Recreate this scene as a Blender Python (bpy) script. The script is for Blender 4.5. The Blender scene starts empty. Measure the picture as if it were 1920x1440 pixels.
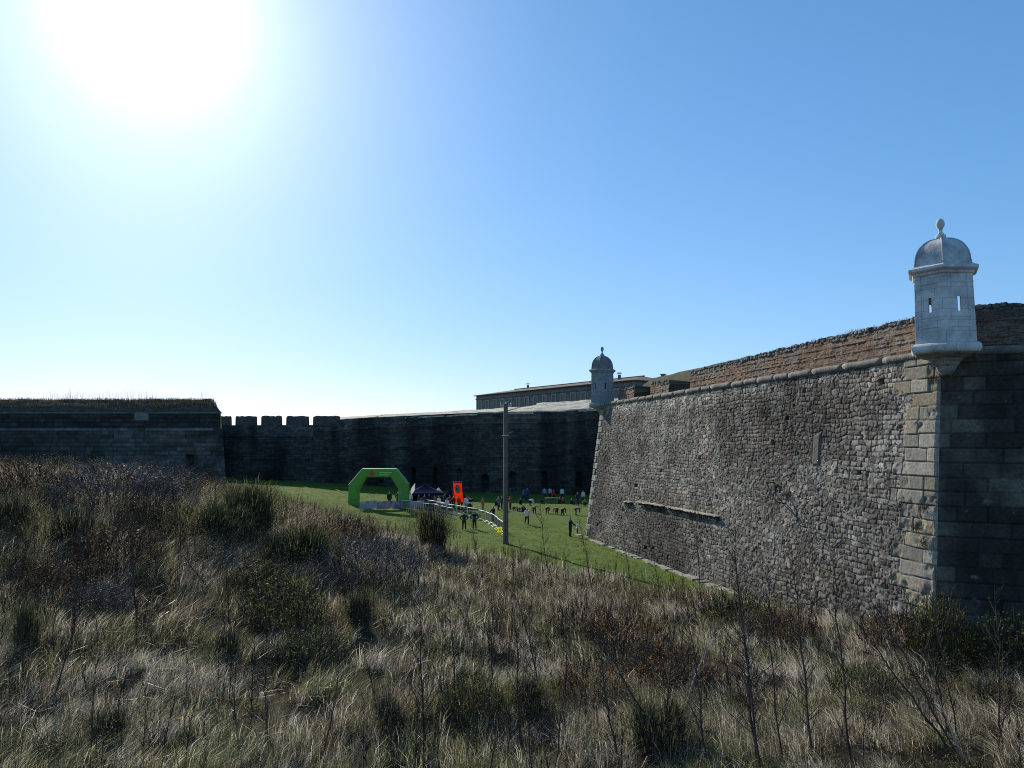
import bpy, bmesh, math, random
import numpy as np
from mathutils import Vector, Matrix

random.seed(7)
RNG = np.random.default_rng(11)
R = math.radians
scn = bpy.context.scene
COL = scn.collection

# ------------------------------------------------------------------ camera
EYE, F, PITCH = 8.3, 1450.0, R(4.34)
cam = bpy.data.cameras.new("camera")
cam.sensor_width = 36.0
cam.lens = F / 1920 * 36
cam.clip_start, cam.clip_end = 0.1, 8000
camo = bpy.data.objects.new("camera", cam)
COL.objects.link(camo)
camo.location = (0, 0, EYE)
camo.rotation_euler = (R(90) + PITCH, 0, 0)
scn.camera = camo


def ray(px, py):
    a, b = (px - 960) / F, (720 - py) / F
    c, s = math.cos(PITCH), math.sin(PITCH)
    return Vector((a, c - b * s, s + b * c))


def at(px, py, Y):
    d = ray(px, py)
    return Vector((0, 0, EYE)) + d * (Y / d.y)


# ------------------------------------------------------------------ noise
def hsh(ix, iy, seed=0):
    a = (np.asarray(ix, np.int64) * 374761393 + np.asarray(iy, np.int64) * 668265263 + seed * 2246822519) & 0xFFFFFFFF
    a = ((a ^ (a >> 13)) * 1274126177) & 0xFFFFFFFF
    a = ((a ^ (a >> 16)) * 2654435761) & 0xFFFFFFFF
    return ((a ^ (a >> 15)) & 0xFFFFFF) / float(0xFFFFFF)


def vnoise(x, y, seed=0):
    x, y = np.asarray(x, float), np.asarray(y, float)
    ix, iy = np.floor(x).astype(np.int64), np.floor(y).astype(np.int64)
    fx, fy = x - ix, y - iy
    fx, fy = fx * fx * (3 - 2 * fx), fy * fy * (3 - 2 * fy)
    a, b = hsh(ix, iy, seed), hsh(ix + 1, iy, seed)
    c, d = hsh(ix, iy + 1, seed), hsh(ix + 1, iy + 1, seed)
    return (a * (1 - fx) + b * fx) * (1 - fy) + (c * (1 - fx) + d * fx) * fy


def fbm(x, y, seed=0, o=4):
    t, amp, tot = 0, .5, 0
    for k in range(o):
        t = t + amp * vnoise(x * 2 ** k + 17.3 * k, y * 2 ** k - 9.1 * k, seed + k)
        tot += amp
        amp *= .5
    return t / tot


def sstep(a, b, x):
    t = np.clip((x - a) / (b - a), 0, 1)
    return t * t * (3 - 2 * t)


# ------------------------------------------------------------------ terrain height
XK = [-110, -60, -40, -30, -22, -16, -11, -6, 0, 6, 20, 90]
YK = [-30, 0, 15, 30, 42, 52, 62, 75, 90, 110, 130, 260]
ZK = [
    [2.0, 2.0, 1.8, 1.6, 1.3, .9, .6, .4, .2, .2, .2, .2],
    [2.2, 2.2, 2.0, 1.8, 1.5, 1.0, .6, .4, .2, .1, .1, .1],
    [3.2, 3.2, 2.7, 2.1, 1.6, 1.0, .6, .3, .1, .2, .9, .9],
    [5.5, 5.5, 5.0, 4.3, 3.4, 2.5, 1.6, .9, .3, .2, .9, .9],
    [6.6, 6.6, 6.4, 5.8, 4.9, 3.8, 2.5, 1.3, .4, .1, .3, .3],
    [6.7, 6.7, 6.4, 5.9, 5.0, 4.0, 2.6, 1.2, .3, 0, 0, 0],
    [6.3, 6.2, 5.8, 4.8, 3.6, 2.2, 1.1, .4, .1, -.1, -.1, -.1],
    [5.6, 5.2, 4.4, 3.0, 1.9, .9, .5, .2, 0, -.2, -.2, -.2],
    [4.0, 4.0, 3.2, 2.2, 1.4, .9, .5, .2, 0, 0, 0, 0],
    [2.6, 2.6, 2.3, 1.75, 1.2, .8, .35, .05, 0, 0, 0, 0],
    [2.4, 2.4, 2.0, 1.6, 1.1, .7, .4, .2, .1, 0, 0, 0],
    [3.0, 3.0, 2.7, 2.3, 1.7, 1.2, .7, .3, .1, 0, 0, 0]]
GX = np.arange(-110, 91, 1.0)
GY = np.arange(-30, 261, 1.0)
_rows = np.array([np.interp(GX, XK, z) for z in ZK])
GZ = np.array([np.interp(GY, YK, _rows[:, i]) for i in range(len(GX))])  # [x,y]
for _ in range(10):
    p = np.pad(GZ, 1, mode='edge')
    GZ = (p[1:-1, 1:-1] * 2 + p[2:, 1:-1] + p[:-2, 1:-1] + p[1:-1, 2:] + p[1:-1, :-2]) / 6


def brush_mask(x, y):
    lim = np.interp(x, [-40, -16, -6, 0, 4, 11, 15, 30], [64, 63, 57, 53, 49, 42, 36, 30])
    n = (fbm(x * .22, y * .22, 50) - .5) * 9
    return sstep(3.0, -3.0, y - lim - n)


def H(x, y):
    x, y = np.asarray(x, float), np.asarray(y, float)
    fx = np.clip(x + 110, 0, len(GX) - 1.001)
    fy = np.clip(y + 30, 0, len(GY) - 1.001)
    ix, iy = fx.astype(int), fy.astype(int)
    fx, fy = fx - ix, fy - iy
    z = (GZ[ix, iy] * (1 - fx) + GZ[ix + 1, iy] * fx) * (1 - fy) + (GZ[ix, iy + 1] * (1 - fx) + GZ[ix + 1, iy + 1] * fx) * fy
    b = brush_mask(x, y)
    return z + (fbm(x * .28, y * .28, 3) - .5) * (.18 + .75 * b) + (vnoise(x * 1.1, y * 1.1, 9) - .5) * (.05 + .2 * b)


def Hs(x, y):
    return float(H(x, y))


def ground(px, py):
    d = ray(px, py)
    s = 8.0
    while s < 320:
        p = Vector((0, 0, EYE)) + d * s
        if p.z < Hs(p.x, p.y):
            return Vector((p.x, p.y, Hs(p.x, p.y)))
        s += .25
    p = Vector((0, 0, EYE)) + d * 130
    return Vector((p.x, p.y, Hs(p.x, p.y)))


# ------------------------------------------------------------------ materials
def new_mat(name):
    m = bpy.data.materials.new(name)
    m.use_nodes = True
    nt = m.node_tree
    b = nt.nodes["Principled BSDF"]
    return m, nt, b


def mat(name, col, rough=.8, scale=6, var=.35, bump=.15, bscale=None, metal=0, spec=.4, dirt=None, dscale=.6, damt=.5):
    """plain procedural material: colour with noise variation, blotches of dirt and a noise bump"""
    m, nt, b = new_mat(name)
    N, L = nt.nodes, nt.links
    tc = N.new("ShaderNodeTexCoord")
    nz = N.new("ShaderNodeTexNoise")
    nz.inputs["Scale"].default_value = scale
    nz.inputs["Detail"].default_value = 6
    L.new(tc.outputs["Object"], nz.inputs["Vector"])
    mp = N.new("ShaderNodeMapRange")
    mp.inputs["From Min"].default_value, mp.inputs["From Max"].default_value = .3, .7
    mp.inputs["To Min"].default_value, mp.inputs["To Max"].default_value = 1 - var, 1 + var
    L.new(nz.outputs["Fac"], mp.inputs["Value"])
    mx = N.new("ShaderNodeMix")
    mx.data_type = 'RGBA'
    mx.blend_type = 'MULTIPLY'
    mx.inputs["Factor"].default_value = 1
    mx.inputs["A"].default_value = (*col, 1)
    L.new(mp.outputs["Result"], mx.inputs["B"])
    out = mx.outputs["Result"]
    if dirt:
        n2 = N.new("ShaderNodeTexNoise")
        n2.inputs["Scale"].default_value = dscale
        n2.inputs["Detail"].default_value = 7
        n2.inputs["Roughness"].default_value = .65
        L.new(tc.outputs["Object"], n2.inputs["Vector"])
        m2 = N.new("ShaderNodeMapRange")
        m2.inputs["From Min"].default_value, m2.inputs["From Max"].default_value = .45, .68
        m2.inputs["To Max"].default_value = damt
        L.new(n2.outputs["Fac"], m2.inputs["Value"])
        x2 = N.new("ShaderNodeMix")
        x2.data_type = 'RGBA'
        L.new(m2.outputs["Result"], x2.inputs["Factor"])
        L.new(out, x2.inputs["A"])
        x2.inputs["B"].default_value = (*dirt, 1)
        out = x2.outputs["Result"]
    L.new(out, b.inputs["Base Color"])
    b.inputs["Roughness"].default_value = rough
    b.inputs["Metallic"].default_value = metal
    b.inputs["Specular IOR Level"].default_value = spec
    if bump:
        n3 = N.new("ShaderNodeTexNoise")
        n3.inputs["Scale"].default_value = bscale or scale * 3
        n3.inputs["Detail"].default_value = 5
        L.new(tc.outputs["Object"], n3.inputs["Vector"])
        bp = N.new("ShaderNodeBump")
        bp.inputs["Strength"].default_value = bump
        bp.inputs["Distance"].default_value = .05
        L.new(n3.outputs["Fac"], bp.inputs["Height"])
        L.new(bp.outputs["Normal"], b.inputs["Normal"])
    return m


def mat_col(name, rough=.9, scale=9, var=.35, bump=.4, dist=.04, spec=.3, transl=0):
    """material whose colour comes from the mesh's per-stone / per-blade colour, broken up by noise"""
    m, nt, b = new_mat(name)
    N, L = nt.nodes, nt.links
    at_ = N.new("ShaderNodeAttribute")
    at_.attribute_name = "Col"
    out = at_.outputs["Color"]
    if var:
        tc = N.new("ShaderNodeTexCoord")
        nz = N.new("ShaderNodeTexNoise")
        nz.inputs["Scale"].default_value = scale
        nz.inputs["Detail"].default_value = 7
        nz.inputs["Roughness"].default_value = .65
        L.new(tc.outputs["Object"], nz.inputs["Vector"])
        mp = N.new("ShaderNodeMapRange")
        mp.inputs["From Min"].default_value, mp.inputs["From Max"].default_value = .3, .7
        mp.inputs["To Min"].default_value, mp.inputs["To Max"].default_value = 1 - var, 1 + var
        L.new(nz.outputs["Fac"], mp.inputs["Value"])
        mx = N.new("ShaderNodeMix")
        mx.data_type = 'RGBA'
        mx.blend_type = 'MULTIPLY'
        mx.inputs["Factor"].default_value = 1
        L.new(out, mx.inputs["A"])
        L.new(mp.outputs["Result"], mx.inputs["B"])
        out = mx.outputs["Result"]
        if bump:
            bp = N.new("ShaderNodeBump")
            bp.inputs["Strength"].default_value = bump
            bp.inputs["Distance"].default_value = dist
            L.new(nz.outputs["Fac"], bp.inputs["Height"])
            L.new(bp.outputs["Normal"], b.inputs["Normal"])
    L.new(out, b.inputs["Base Color"])
    b.inputs["Roughness"].default_value = rough
    b.inputs["Specular IOR Level"].default_value = spec
    if transl:
        tr = N.new("ShaderNodeBsdfTranslucent")
        L.new(out, tr.inputs["Color"])
        ms = N.new("ShaderNodeMixShader")
        ms.inputs["Fac"].default_value = transl
        L.new(b.outputs["BSDF"], ms.inputs[1])
        L.new(tr.outputs["BSDF"], ms.inputs[2])
        L.new(ms.outputs["Shader"], N["Material Output"].inputs["Surface"])
    return m


M = {}
M['masonry'] = mat_col("masonry", .95, 7, .4, .5, .05)
M['masonry_far'] = mat_col("masonry_far", .95, 2.2, .45, .5, .15)
M['brick'] = mat_col("brickwork", .95, 12, .35, .5, .03)
M['terrain'] = mat_col("terrain", 1.0, 2.5, .4, .5, .08, spec=.1)
M['blade'] = mat_col("dry_blades", .42, 1, 0, 0, 0, spec=.6, transl=.5)
M['lawn'] = mat_col("lawn_blades", .5, 1, 0, 0, 0, spec=.35, transl=.5)
M['twig'] = mat_col("twigs", .85, 1, 0, 0, 0, spec=.1)
M['leaf'] = mat_col("leaves", .65, 1, 0, 0, 0, spec=.2, transl=.4)
M['cordon'] = mat("cordon_stone", (.20, .185, .155), .9, 3, .35, .5, 14, dirt=(.09, .085, .075), dscale=1.6, damt=.75)
M['pale_slab'] = mat("pale_lime_render", (.62, .545, .41), .95, 1.2, .35, .4, 5, dirt=(.17, .15, .10), dscale=.9, damt=.7)
M['sentry'] = mat("white_limestone", (.70, .68, .64), .85, 2.2, .16, .1, 8, dirt=(.27, .26, .25), dscale=1.0, damt=.75)


def add_joints(m, rh=.43, amt=.45):
    # dark ashlar joints: courses by height, uprights by angle with a half-block shift per course
    nt = m.node_tree
    N, L = nt.nodes, nt.links
    b = N["Principled BSDF"]
    src = b.inputs["Base Color"].links[0].from_socket
    tc = N.new("ShaderNodeTexCoord")
    sx = N.new("ShaderNodeSeparateXYZ")
    L.new(tc.outputs["Object"], sx.inputs[0])

    def mth(op, a, c=None, v=None):
        n = N.new("ShaderNodeMath"); n.operation = op
        L.new(a, n.inputs[0])
        if c is not None: L.new(c, n.inputs[1])
        if v is not None: n.inputs[1].default_value = v
        return n.outputs[0]
    zr = mth('DIVIDE', sx.outputs["Z"], v=rh)
    row = mth('FLOOR', zr)
    fz = mth('FRACT', zr)
    hz = mth('LESS_THAN', fz, v=.045)
    an = N.new("ShaderNodeMath"); an.operation = 'ARCTAN2'
    L.new(sx.outputs["Y"], an.inputs[0]); L.new(sx.outputs["X"], an.inputs[1])
    ua = mth('MULTIPLY', an.outputs[0], v=6 / math.pi * .75)
    ua = mth('ADD', ua, c=mth('MULTIPLY', row, v=.37))
    hv = mth('LESS_THAN', mth('FRACT', ua), v=.022)
    k = mth('MAXIMUM', hz, c=hv)
    k = mth('MULTIPLY', k, v=amt)
    mx = N.new("ShaderNodeMix"); mx.data_type = 'RGBA'
    L.new(k, mx.inputs["Factor"]); L.new(src, mx.inputs["A"]); mx.inputs["B"].default_value = (.10, .10, .10, 1)
    L.new(mx.outputs["Result"], b.inputs["Base Color"])


M['sentry_dome'] = mat("weathered_dome_stone", (.52, .515, .51), .85, 2.5, .2, .2, 14, dirt=(.17, .175, .19), dscale=1.5, damt=.7)
M['corbel'] = mat("corbel_stone", (.33, .31, .26), .9, 3, .3, .5, 12, dirt=(.13, .125, .10), dscale=2, damt=.7)
M['sentry_old'] = mat("grey_weathered_limestone", (.30, .31, .32), .9, 2.2, .25, .3, 12, dirt=(.15, .155, .16), dscale=1.2, damt=.6)
add_joints(M['sentry']); add_joints(M['sentry_old'])
M['sentry_dome_old'] = mat("dark_weathered_dome", (.20, .195, .19), .9, 2.5, .25, .3, 12, dirt=(.09, .09, .10), dscale=1.2, damt=.6)
M['concrete'] = mat("pole_concrete", (.16, .132, .105), .9, 2.5, .25, .3, 20, dirt=(.16, .15, .135), dscale=1.5, damt=.6)
M['roof'] = mat("roof_tiles", (.125, .09, .078), .9, 1.5, .3, .5, 6, dirt=(.10, .075, .065), dscale=.4, damt=.6)
M['barrack'] = mat("barrack_masonry", (.27, .205, .175), .95, 1.6, .4, .5, 4, dirt=(.16, .125, .11), dscale=.5, damt=.7)
M['frame'] = mat("pale_stone_frame", (.40, .35, .30), .9, 2, .2, .2)
M['shutter'] = mat("grey_shutter", (.20, .185, .17), .7, 3, .2, .1)
M['pane'] = mat("dark_glass", (.03, .035, .045), .15, 3, .2, 0)
M['green_pvc'] = mat("green_inflatable", (.13, .33, .045), .5, 1.5, .08, .08, 3)
M['red_ink'] = mat("red_print", (.62, .07, .03), .6, 5, .15, 0)
M['pale_ink'] = mat("pale_green_print", (.40, .72, .22), .6, 5, .1, 0)
M['orange_cloth'] = mat("orange_cloth", (.90, .16, .02), .7, 3, .12, .1)
M['dark_red_cloth'] = mat("dark_red_cloth", (.45, .03, .02), .7, 3, .12, .1)
M['white_cloth'] = mat("white_cloth", (.80, .80, .80), .7, 3, .06, .05)
M['white_paint'] = mat("white_rail_paint", (.80, .80, .78), .5, 4, .08, 0)
M['black_cloth'] = mat("black_cloth", (.018, .018, .022), .9, 4, .3, .1, spec=.1)
M['navy_cloth'] = mat("navy_canopy", (.005, .013, .048), 1.0, 3, .2, .1, spec=.02)
M['grey_banner'] = mat("grey_banner", (.34, .34, .40), .7, 1.2, .35, .05, dirt=(.30, .13, .15), dscale=.8, damt=.8)
M['mesh_panel'] = mat("barrier_mesh", (.10, .12, .10), .7, 3, .3, 0)
M['yellow'] = mat("yellow_sign", (.85, .85, .03), .6, 4, .06, 0)
M['steel'] = mat("galvanised_steel", (.45, .46, .47), .4, 6, .15, 0, metal=.7)
M['iron'] = mat("rusty_iron", (.06, .045, .035), .8, 10, .3, .2)
M['ceramic'] = mat("white_ceramic", (.75, .75, .75), .3, 5, .05, 0)
M['skin'] = mat("skin", (.50, .31, .22), .6, 8, .06, 0)
M['hair'] = mat("dark_hair", (.03, .022, .016), .6, 10, .3, 0)
M['shoe'] = mat("shoe", (.05, .05, .05), .6, 8, .2, 0)
CL = dict(black=(.016, .016, .02), navy=(.02, .026, .07), charcoal=(.045, .045, .05), red=(.55, .03, .02),
          orange=(.62, .14, .03), white=(.72, .72, .72), lightblue=(.32, .42, .6), grey=(.25, .25, .27),
          maroon=(.20, .02, .025), khaki=(.20, .18, .11), blue=(.03, .06, .22), yellow=(.7, .6, .05))
for k_ in ('orange_cloth', 'yellow', 'white_cloth'):      # thin sheets let the light behind them through
    nt_ = M[k_].node_tree
    p_ = nt_.nodes["Principled BSDF"]
    t_ = nt_.nodes.new("ShaderNodeBsdfTranslucent")
    nt_.links.new(p_.inputs["Base Color"].links[0].from_socket, t_.inputs["Color"])
    x_ = nt_.nodes.new("ShaderNodeMixShader")
    x_.inputs["Fac"].default_value = .6
    nt_.links.new(p_.outputs["BSDF"], x_.inputs[1]); nt_.links.new(t_.outputs["BSDF"], x_.inputs[2])
    nt_.links.new(x_.outputs["Shader"], nt_.nodes["Material Output"].inputs["Surface"])
for k, v in CL.items():
    M['cloth_' + k] = mat(k + "_clothing", v, .8, 8, .15, .1)


# ------------------------------------------------------------------ object helpers
def tag(o, label=None, cat=None, group=None, kind=None):
    if label: o["label"] = label
    if cat: o["category"] = cat
    if group: o["group"] = group
    if kind: o["kind"] = kind
    return o


def empty(name, loc=(0, 0, 0), rz=0, label=None, cat=None, group=None):
    o = bpy.data.objects.new(name, None)
    o.empty_display_size = .3
    COL.objects.link(o)
    o.location = loc
    o.rotation_euler = (0, 0, rz)
    return tag(o, label, cat, group)


def link(name, me, parent=None):
    o = bpy.data.objects.new(name, me)
    COL.objects.link(o)
    if parent is not None:
        o.parent = parent
    return o


def copy_tree(o, parent=None):
    c = o.copy()
    COL.objects.link(c)
    if parent is not None:
        c.parent = parent
    for ch in list(o.children):
        copy_tree(ch, c)
    return c


def np_mesh(name, V, faces_flat, sizes, col=None, m=None, parent=None, smooth=False):
    """fast mesh from numpy arrays"""
    me = bpy.data.meshes.new(name)
    V = np.ascontiguousarray(V, np.float32)
    me.vertices.add(len(V))
    me.vertices.foreach_set("co", V.ravel())
    faces_flat = np.ascontiguousarray(faces_flat, np.int32).ravel()
    sizes = np.ascontiguousarray(sizes, np.int32)
    me.loops.add(len(faces_flat))
    me.loops.foreach_set("vertex_index", faces_flat)
    me.polygons.add(len(sizes))
    st = np.zeros(len(sizes), np.int32)
    st[1:] = np.cumsum(sizes)[:-1]
    me.polygons.foreach_set("loop_start", st)
    me.polygons.foreach_set("loop_total", sizes)
    if smooth:
        me.polygons.foreach_set("use_smooth", np.ones(len(sizes), bool))
    me.update(calc_edges=True)
    if col is not None:
        a = me.color_attributes.new("Col", 'FLOAT_COLOR', 'POINT')
        c = np.ones((len(V), 4), np.float32)
        c[:, :3] = col
        a.data.foreach_set("color", c.ravel())
    if m is not None:
        me.materials.append(m)
    return link(name, me, parent)


def grid_mesh(name, P, col, m, parent=None, smooth=False):
    nu, nv = P.shape[:2]
    idx = np.arange(nu * nv).reshape(nu, nv)
    q = np.stack([idx[:-1, :-1], idx[1:, :-1], idx[1:, 1:], idx[:-1, 1:]], -1).reshape(-1, 4)
    return np_mesh(name, P.reshape(-1, 3), q, np.full(len(q), 4), None if col is None else col.reshape(-1, 3), m, parent, smooth)


class MB:
    """collects solid shapes into one mesh"""

    def __init__(s):
        s.v, s.f = [], []

    def add(s, vs, fs):
        b = len(s.v)
        s.v += [tuple(x) for x in vs]
        s.f += [tuple(b + i for i in q) for q in fs]

    def box(s, c, d, rz=0, M4=None):
        x, y, z = d[0] / 2, d[1] / 2, d[2] / 2
        vs = [Vector((sx * x, sy * y, sz * z)) for sz in (-1, 1) for sy in (-1, 1) for sx in (-1, 1)]
        if rz: vs = [Matrix.Rotation(rz, 3, 'Z') @ v for v in vs]
        if M4 is not None: vs = [M4 @ v for v in vs]
        vs = [v + Vector(c) for v in vs]
        s.add(vs, [(0, 2, 3, 1), (4, 5, 7, 6), (0, 1, 5, 4), (1, 3, 7, 5), (3, 2, 6, 7), (2, 0, 4, 6)])

    def tube(s, pts, rad, n=6, cap=True):
        pts = [Vector(p) for p in pts]
        if not hasattr(rad, '__len__'): rad = [rad] * len(pts)
        vs, fs = [], []
        up = None
        for i, p in enumerate(pts):
            t = (pts[min(i + 1, len(pts) - 1)] - pts[max(i - 1, 0)]).normalized()
            if up is None:
                up = t.orthogonal().normalized()
            up = (up - t * up.dot(t)).normalized()
            w = t.cross(up)
            for k in range(n):
                a = 2 * math.pi * k / n
                vs.append(p + (up * math.cos(a) + w * math.sin(a)) * rad[i])
        for i in range(len(pts) - 1):
            for k in range(n):
                a, b = i * n + k, i * n + (k + 1) % n
                fs.append((a, b, b + n, a + n))
        if cap:
            fs.append(tuple(range(n - 1, -1, -1)))
            fs.append(tuple((len(pts) - 1) * n + k for k in range(n)))
        s.add(vs, fs)

    def rings(s, prof, n, rot=0, c=(0, 0, 0), cap=True):
        """stack of regular n-gons (radius, z)"""
        vs, fs = [], []
        for r, z in prof:
            for k in range(n):
                a = rot + 2 * math.pi * k / n
                vs.append((c[0] + r * math.cos(a), c[1] + r * math.sin(a), c[2] + z))
        for i in range(len(prof) - 1):
            for k in range(n):
                a, b = i * n + k, i * n + (k + 1) % n
                fs.append((a, b, b + n, a + n))
        if cap:
            fs.append(tuple(range(n - 1, -1, -1)))
            fs.append(tuple((len(prof) - 1) * n + k for k in range(n)))
        s.add(vs, fs)

    def prism(s, poly, d):
        """polygon (list of 3-d points) pushed along vector d"""
        n = len(poly)
        d = Vector(d)
        vs = [Vector(p) for p in poly] + [Vector(p) + d for p in poly]
        fs = [tuple(range(n - 1, -1, -1)), tuple(range(n, 2 * n))]
        for k in range(n):
            fs.append((k, (k + 1) % n, (k + 1) % n + n, k + n))
        s.add(vs, fs)

    def build(s, name, m, parent=None, smooth=False, bevel=0, loc=None):
        me = bpy.data.meshes.new(name)
        me.from_pydata(s.v, [], s.f)
        bm = bmesh.new()
        bm.from_mesh(me)
        bmesh.ops.recalc_face_normals(bm, faces=bm.faces)
        bm.to_mesh(me)
        bm.free()
        if smooth:
            for p in me.polygons: p.use_smooth = True
        me.materials.append(m)
        o = link(name, me, parent)
        if loc is not None: o.location = loc
        if bevel:
            md = o.modifiers.new("bevel", 'BEVEL')
            md.width, md.segments, md.limit_method = bevel, 2, 'ANGLE'
        return o


# ------------------------------------------------------------------ masonry patterns
def rubble(u, v, cu, cv, seed):
    i, j = np.floor(u / cu).astype(np.int64), np.floor(v / cv).astype(np.int64)
    f1 = np.full(u.shape, 9.)
    f2 = np.full(u.shape, 9.)
    bi, bj = np.zeros_like(i), np.zeros_like(j)
    bu, bv = np.zeros(u.shape), np.zeros(u.shape)
    for dj in (-1, 0, 1):
        for di in (-2, -1, 0, 1, 2):
            ci, cj = i + di, j + dj
            su = (ci + .5 + .5 * (cj & 1) + (hsh(ci, cj, seed) - .5) * .75) * cu
            sv = (cj + .5 + (hsh(ci, cj, seed + 1) - .5) * .42) * cv
            du, dv = (u - su) / cu, (v - sv) / cv
            sz = .8 + .5 * hsh(ci, cj, seed + 6)
            d = np.maximum(np.hypot(du, dv), np.maximum(abs(du), abs(dv)) * 1.15) / sz
            n = d < f1
            f2 = np.where(n, f1, np.minimum(f2, d))
            f1 = np.where(n, d, f1)
            bi, bj = np.where(n, ci, bi), np.where(n, cj, bj)
            bu, bv = np.where(n, du, bu), np.where(n, dv, bv)
    edge = f2 - f1
    return bi, bj, edge, bu, bv


def ashlar(u, v, rh, bw, seed):
    j0 = np.floor(v / rh).astype(np.int64)
    w = bw * (.7 + .7 * hsh(j0, 0, seed))
    pos = u / w + hsh(j0, 5, seed)
    k = np.floor(pos).astype(np.int64)
    # move each joint a little
    fr = pos - k
    sh = (hsh(k, j0, seed + 3) - .5) * .5
    sh1 = (hsh(k + 1, j0, seed + 3) - .5) * .5
    left = fr < np.maximum(sh, 0)
    right = fr > 1 + np.minimum(sh1, 0)
    kk = np.where(left, k - 1, np.where(right, k + 1, k))
    lo = kk + (hsh(kk, j0, seed + 3) - .5) * .5
    hi = kk + 1 + (hsh(kk + 1, j0, seed + 3) - .5) * .5
    eu = np.minimum(pos - lo, hi - pos) * w
    ev = np.minimum(v / rh - j0, 1 - (v / rh - j0)) * rh
    return kk, j0, np.minimum(abs(eu), ev)


def face_grid(c0, c1, n, s, z, disp):
    """points of a battered wall between corner functions c0(z), c1(z), pushed out along n"""
    S, Z = np.meshgrid(s, z, indexing='ij')
    P = np.zeros(S.shape + (3,))
    for a in range(2):
        P[..., a] = c0(Z)[a] * (1 - S) + c1(Z)[a] * S + n[a] * disp
    P[..., 2] = Z
    return P


def lerp3(a, b, t):
    return np.asarray(a)[None, None, :] * (1 - t[..., None]) + np.asarray(b)[None, None, :] * t[..., None]


# ================================================================== SETTING
# ---- ground: one sheet out to the horizon
xs = np.concatenate([-np.geomspace(3000, 66, 22), np.arange(-64, 64.1, .4), np.geomspace(66, 3000, 22)])
ys = np.concatenate([-np.geomspace(3000, 42, 20), np.arange(-40, 8, 2.0), np.arange(8, 66, .4), np.arange(66, 150, 1.0), np.geomspace(151, 4000, 26)])
X, Y = np.meshgrid(xs, ys, indexing='ij')
Z = H(np.clip(X, -108, 88), np.clip(Y, -29, 250))
bm_ = brush_mask(X, Y)
g1 = fbm(X * .35, Y * .35, 70)
g2 = fbm(X * 1.3, Y * 1.3, 75)
lawn_c = lerp3((.055, .105, .012), (.105, .155, .025), g1) * (.75 + .5 * g2)[..., None]
soil_c = lerp3((.03, .023, .014), (.065, .05, .032), g1) * (.7 + .6 * g2)[..., None]
gc = lawn_c * (1 - bm_[..., None]) + soil_c * bm_[..., None]
terrain = grid_mesh("ground", np.stack([X, Y, Z], -1), gc, M['terrain'], None, True)
tag(terrain, "grassy moat floor rising to a scrub covered bank on the left", "ground", kind="structure")

# ---- right bastion
ZC = 11.7
W0, W1 = np.array([16.53, 29.6]), np.array([8.17, 70.5])
L1 = float(np.linalg.norm(W1 - W0))
d1 = (W1 - W0) / L1
n1 = np.array([-d1[1], d1[0]])
d2 = np.array([.912, -.41]); d2 /= np.linalg.norm(d2)
n2 = np.array([d2[1], -d2[0]])
n2 = n2 if n2[1] < 0 else -n2
nf = np.array([-.95, .3]); nf /= np.linalg.norm(nf)
df = np.array([.3, .95]); df /= np.linalg.norm(df)
BAT = 1.55
k0 = (n1 + n2) / (1 + n1 @ n2)
k1 = (n1 + nf) / (1 + n1 @ nf)


def cor(W, k):
    return lambda z: [W[a] + k[a] * BAT * (ZC - z) / 12 for a in range(2)]


bastion = empty("bastion", (*W0, 0), 0, "tall sunlit rubble stone bastion with brick parapet filling the right of the view", "bastion")
bx = Vector((W0[0], W0[1], 0))


def rel(P, o=bx):
    return P - np.array(o)


# sunlit rubble face with large quoins at both ends
u = np.concatenate([np.arange(0, 12, .034), np.arange(12, 26, .045), np.arange(26, L1, .06), [L1]])
v = np.arange(-.9, ZC - .02, .034)
U, V = np.meshgrid(u, v, indexing='ij')
wu = U + (fbm(U * .9, V * .9, 20) - .5) * .35
wv = V + (fbm(U * .8, V * .8, 24) - .5) * .30
bi, bj, ed, du, dv = rubble(wu, wv, .37, .225, 31)
bi2, bj2, ed2, du2, dv2 = rubble(wu, wv, .185, .12, 35)
fine = (hsh(bi, bj, 49) > .42) & (ed > .06)
bi, bj = np.where(fine, bi2 + 5000, bi), np.where(fine, bj2 + 5000, bj)
ed = np.where(fine, np.minimum(ed2, ed * 2), ed)
du, dv = np.where(fine, du2 * .6, du), np.where(fine, dv2 * .6, dv)
# roughly coursed squared blocks over part of the face
ck, cj_, ce = ashlar(U + (fbm(U * 2.2, V * 2.2, 26) - .5) * .42, V + (fbm(U * 1.6, V * 1.9, 28) - .5) * .30, .215, .31, 38)
crs = sstep(.48, .54, fbm(U * .22, V * .34, 29) + (fbm(U * 1.5, V * 1.5, 30) - .5) * .55) > .5
bi, bj = np.where(crs, ck + 9000, bi), np.where(crs, cj_ + 9000, bj)
ed = np.where(crs, ce / .26, ed)
du, dv = np.where(crs, 0, du), np.where(crs, 0, dv)
h1, h2, h3, h4 = (hsh(bi, bj, 40 + k) for k in range(4))
dome = sstep(.015, .10, ed)
disp = dome * (.03 + .035 * h1) + dome * ((h2 - .5) * du + (h3 - .5) * dv) * .05 + (fbm(U * 7, V * 7, 60) - .5) * .045
big = fbm(U * .12, V * .2, 90)
mid = fbm(U * .6, V * .6, 95)
stone = lerp3((.12, .104, .084), (.44, .395, .325), np.clip(h4 * 1.0 + (mid - .5) * 1.1 - .1, 0, 1))
stone *= (1 + .5 * sstep(.93, .96, hsh(bi, bj, 47)))[..., None]
warm = sstep(.55, .8, fbm(U * .35, V * .45, 97))
stone = stone * (1 - .35 * warm[..., None]) + stone * np.array([1.15, .95, .75]) * .35 * warm[..., None]
mort_shade = np.array([.075, .064, .05])  # mortar darkened to hold the shadow of the gaps
rc = stone * dome[..., None] + mort_shade * (1 - dome[..., None])
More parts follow.
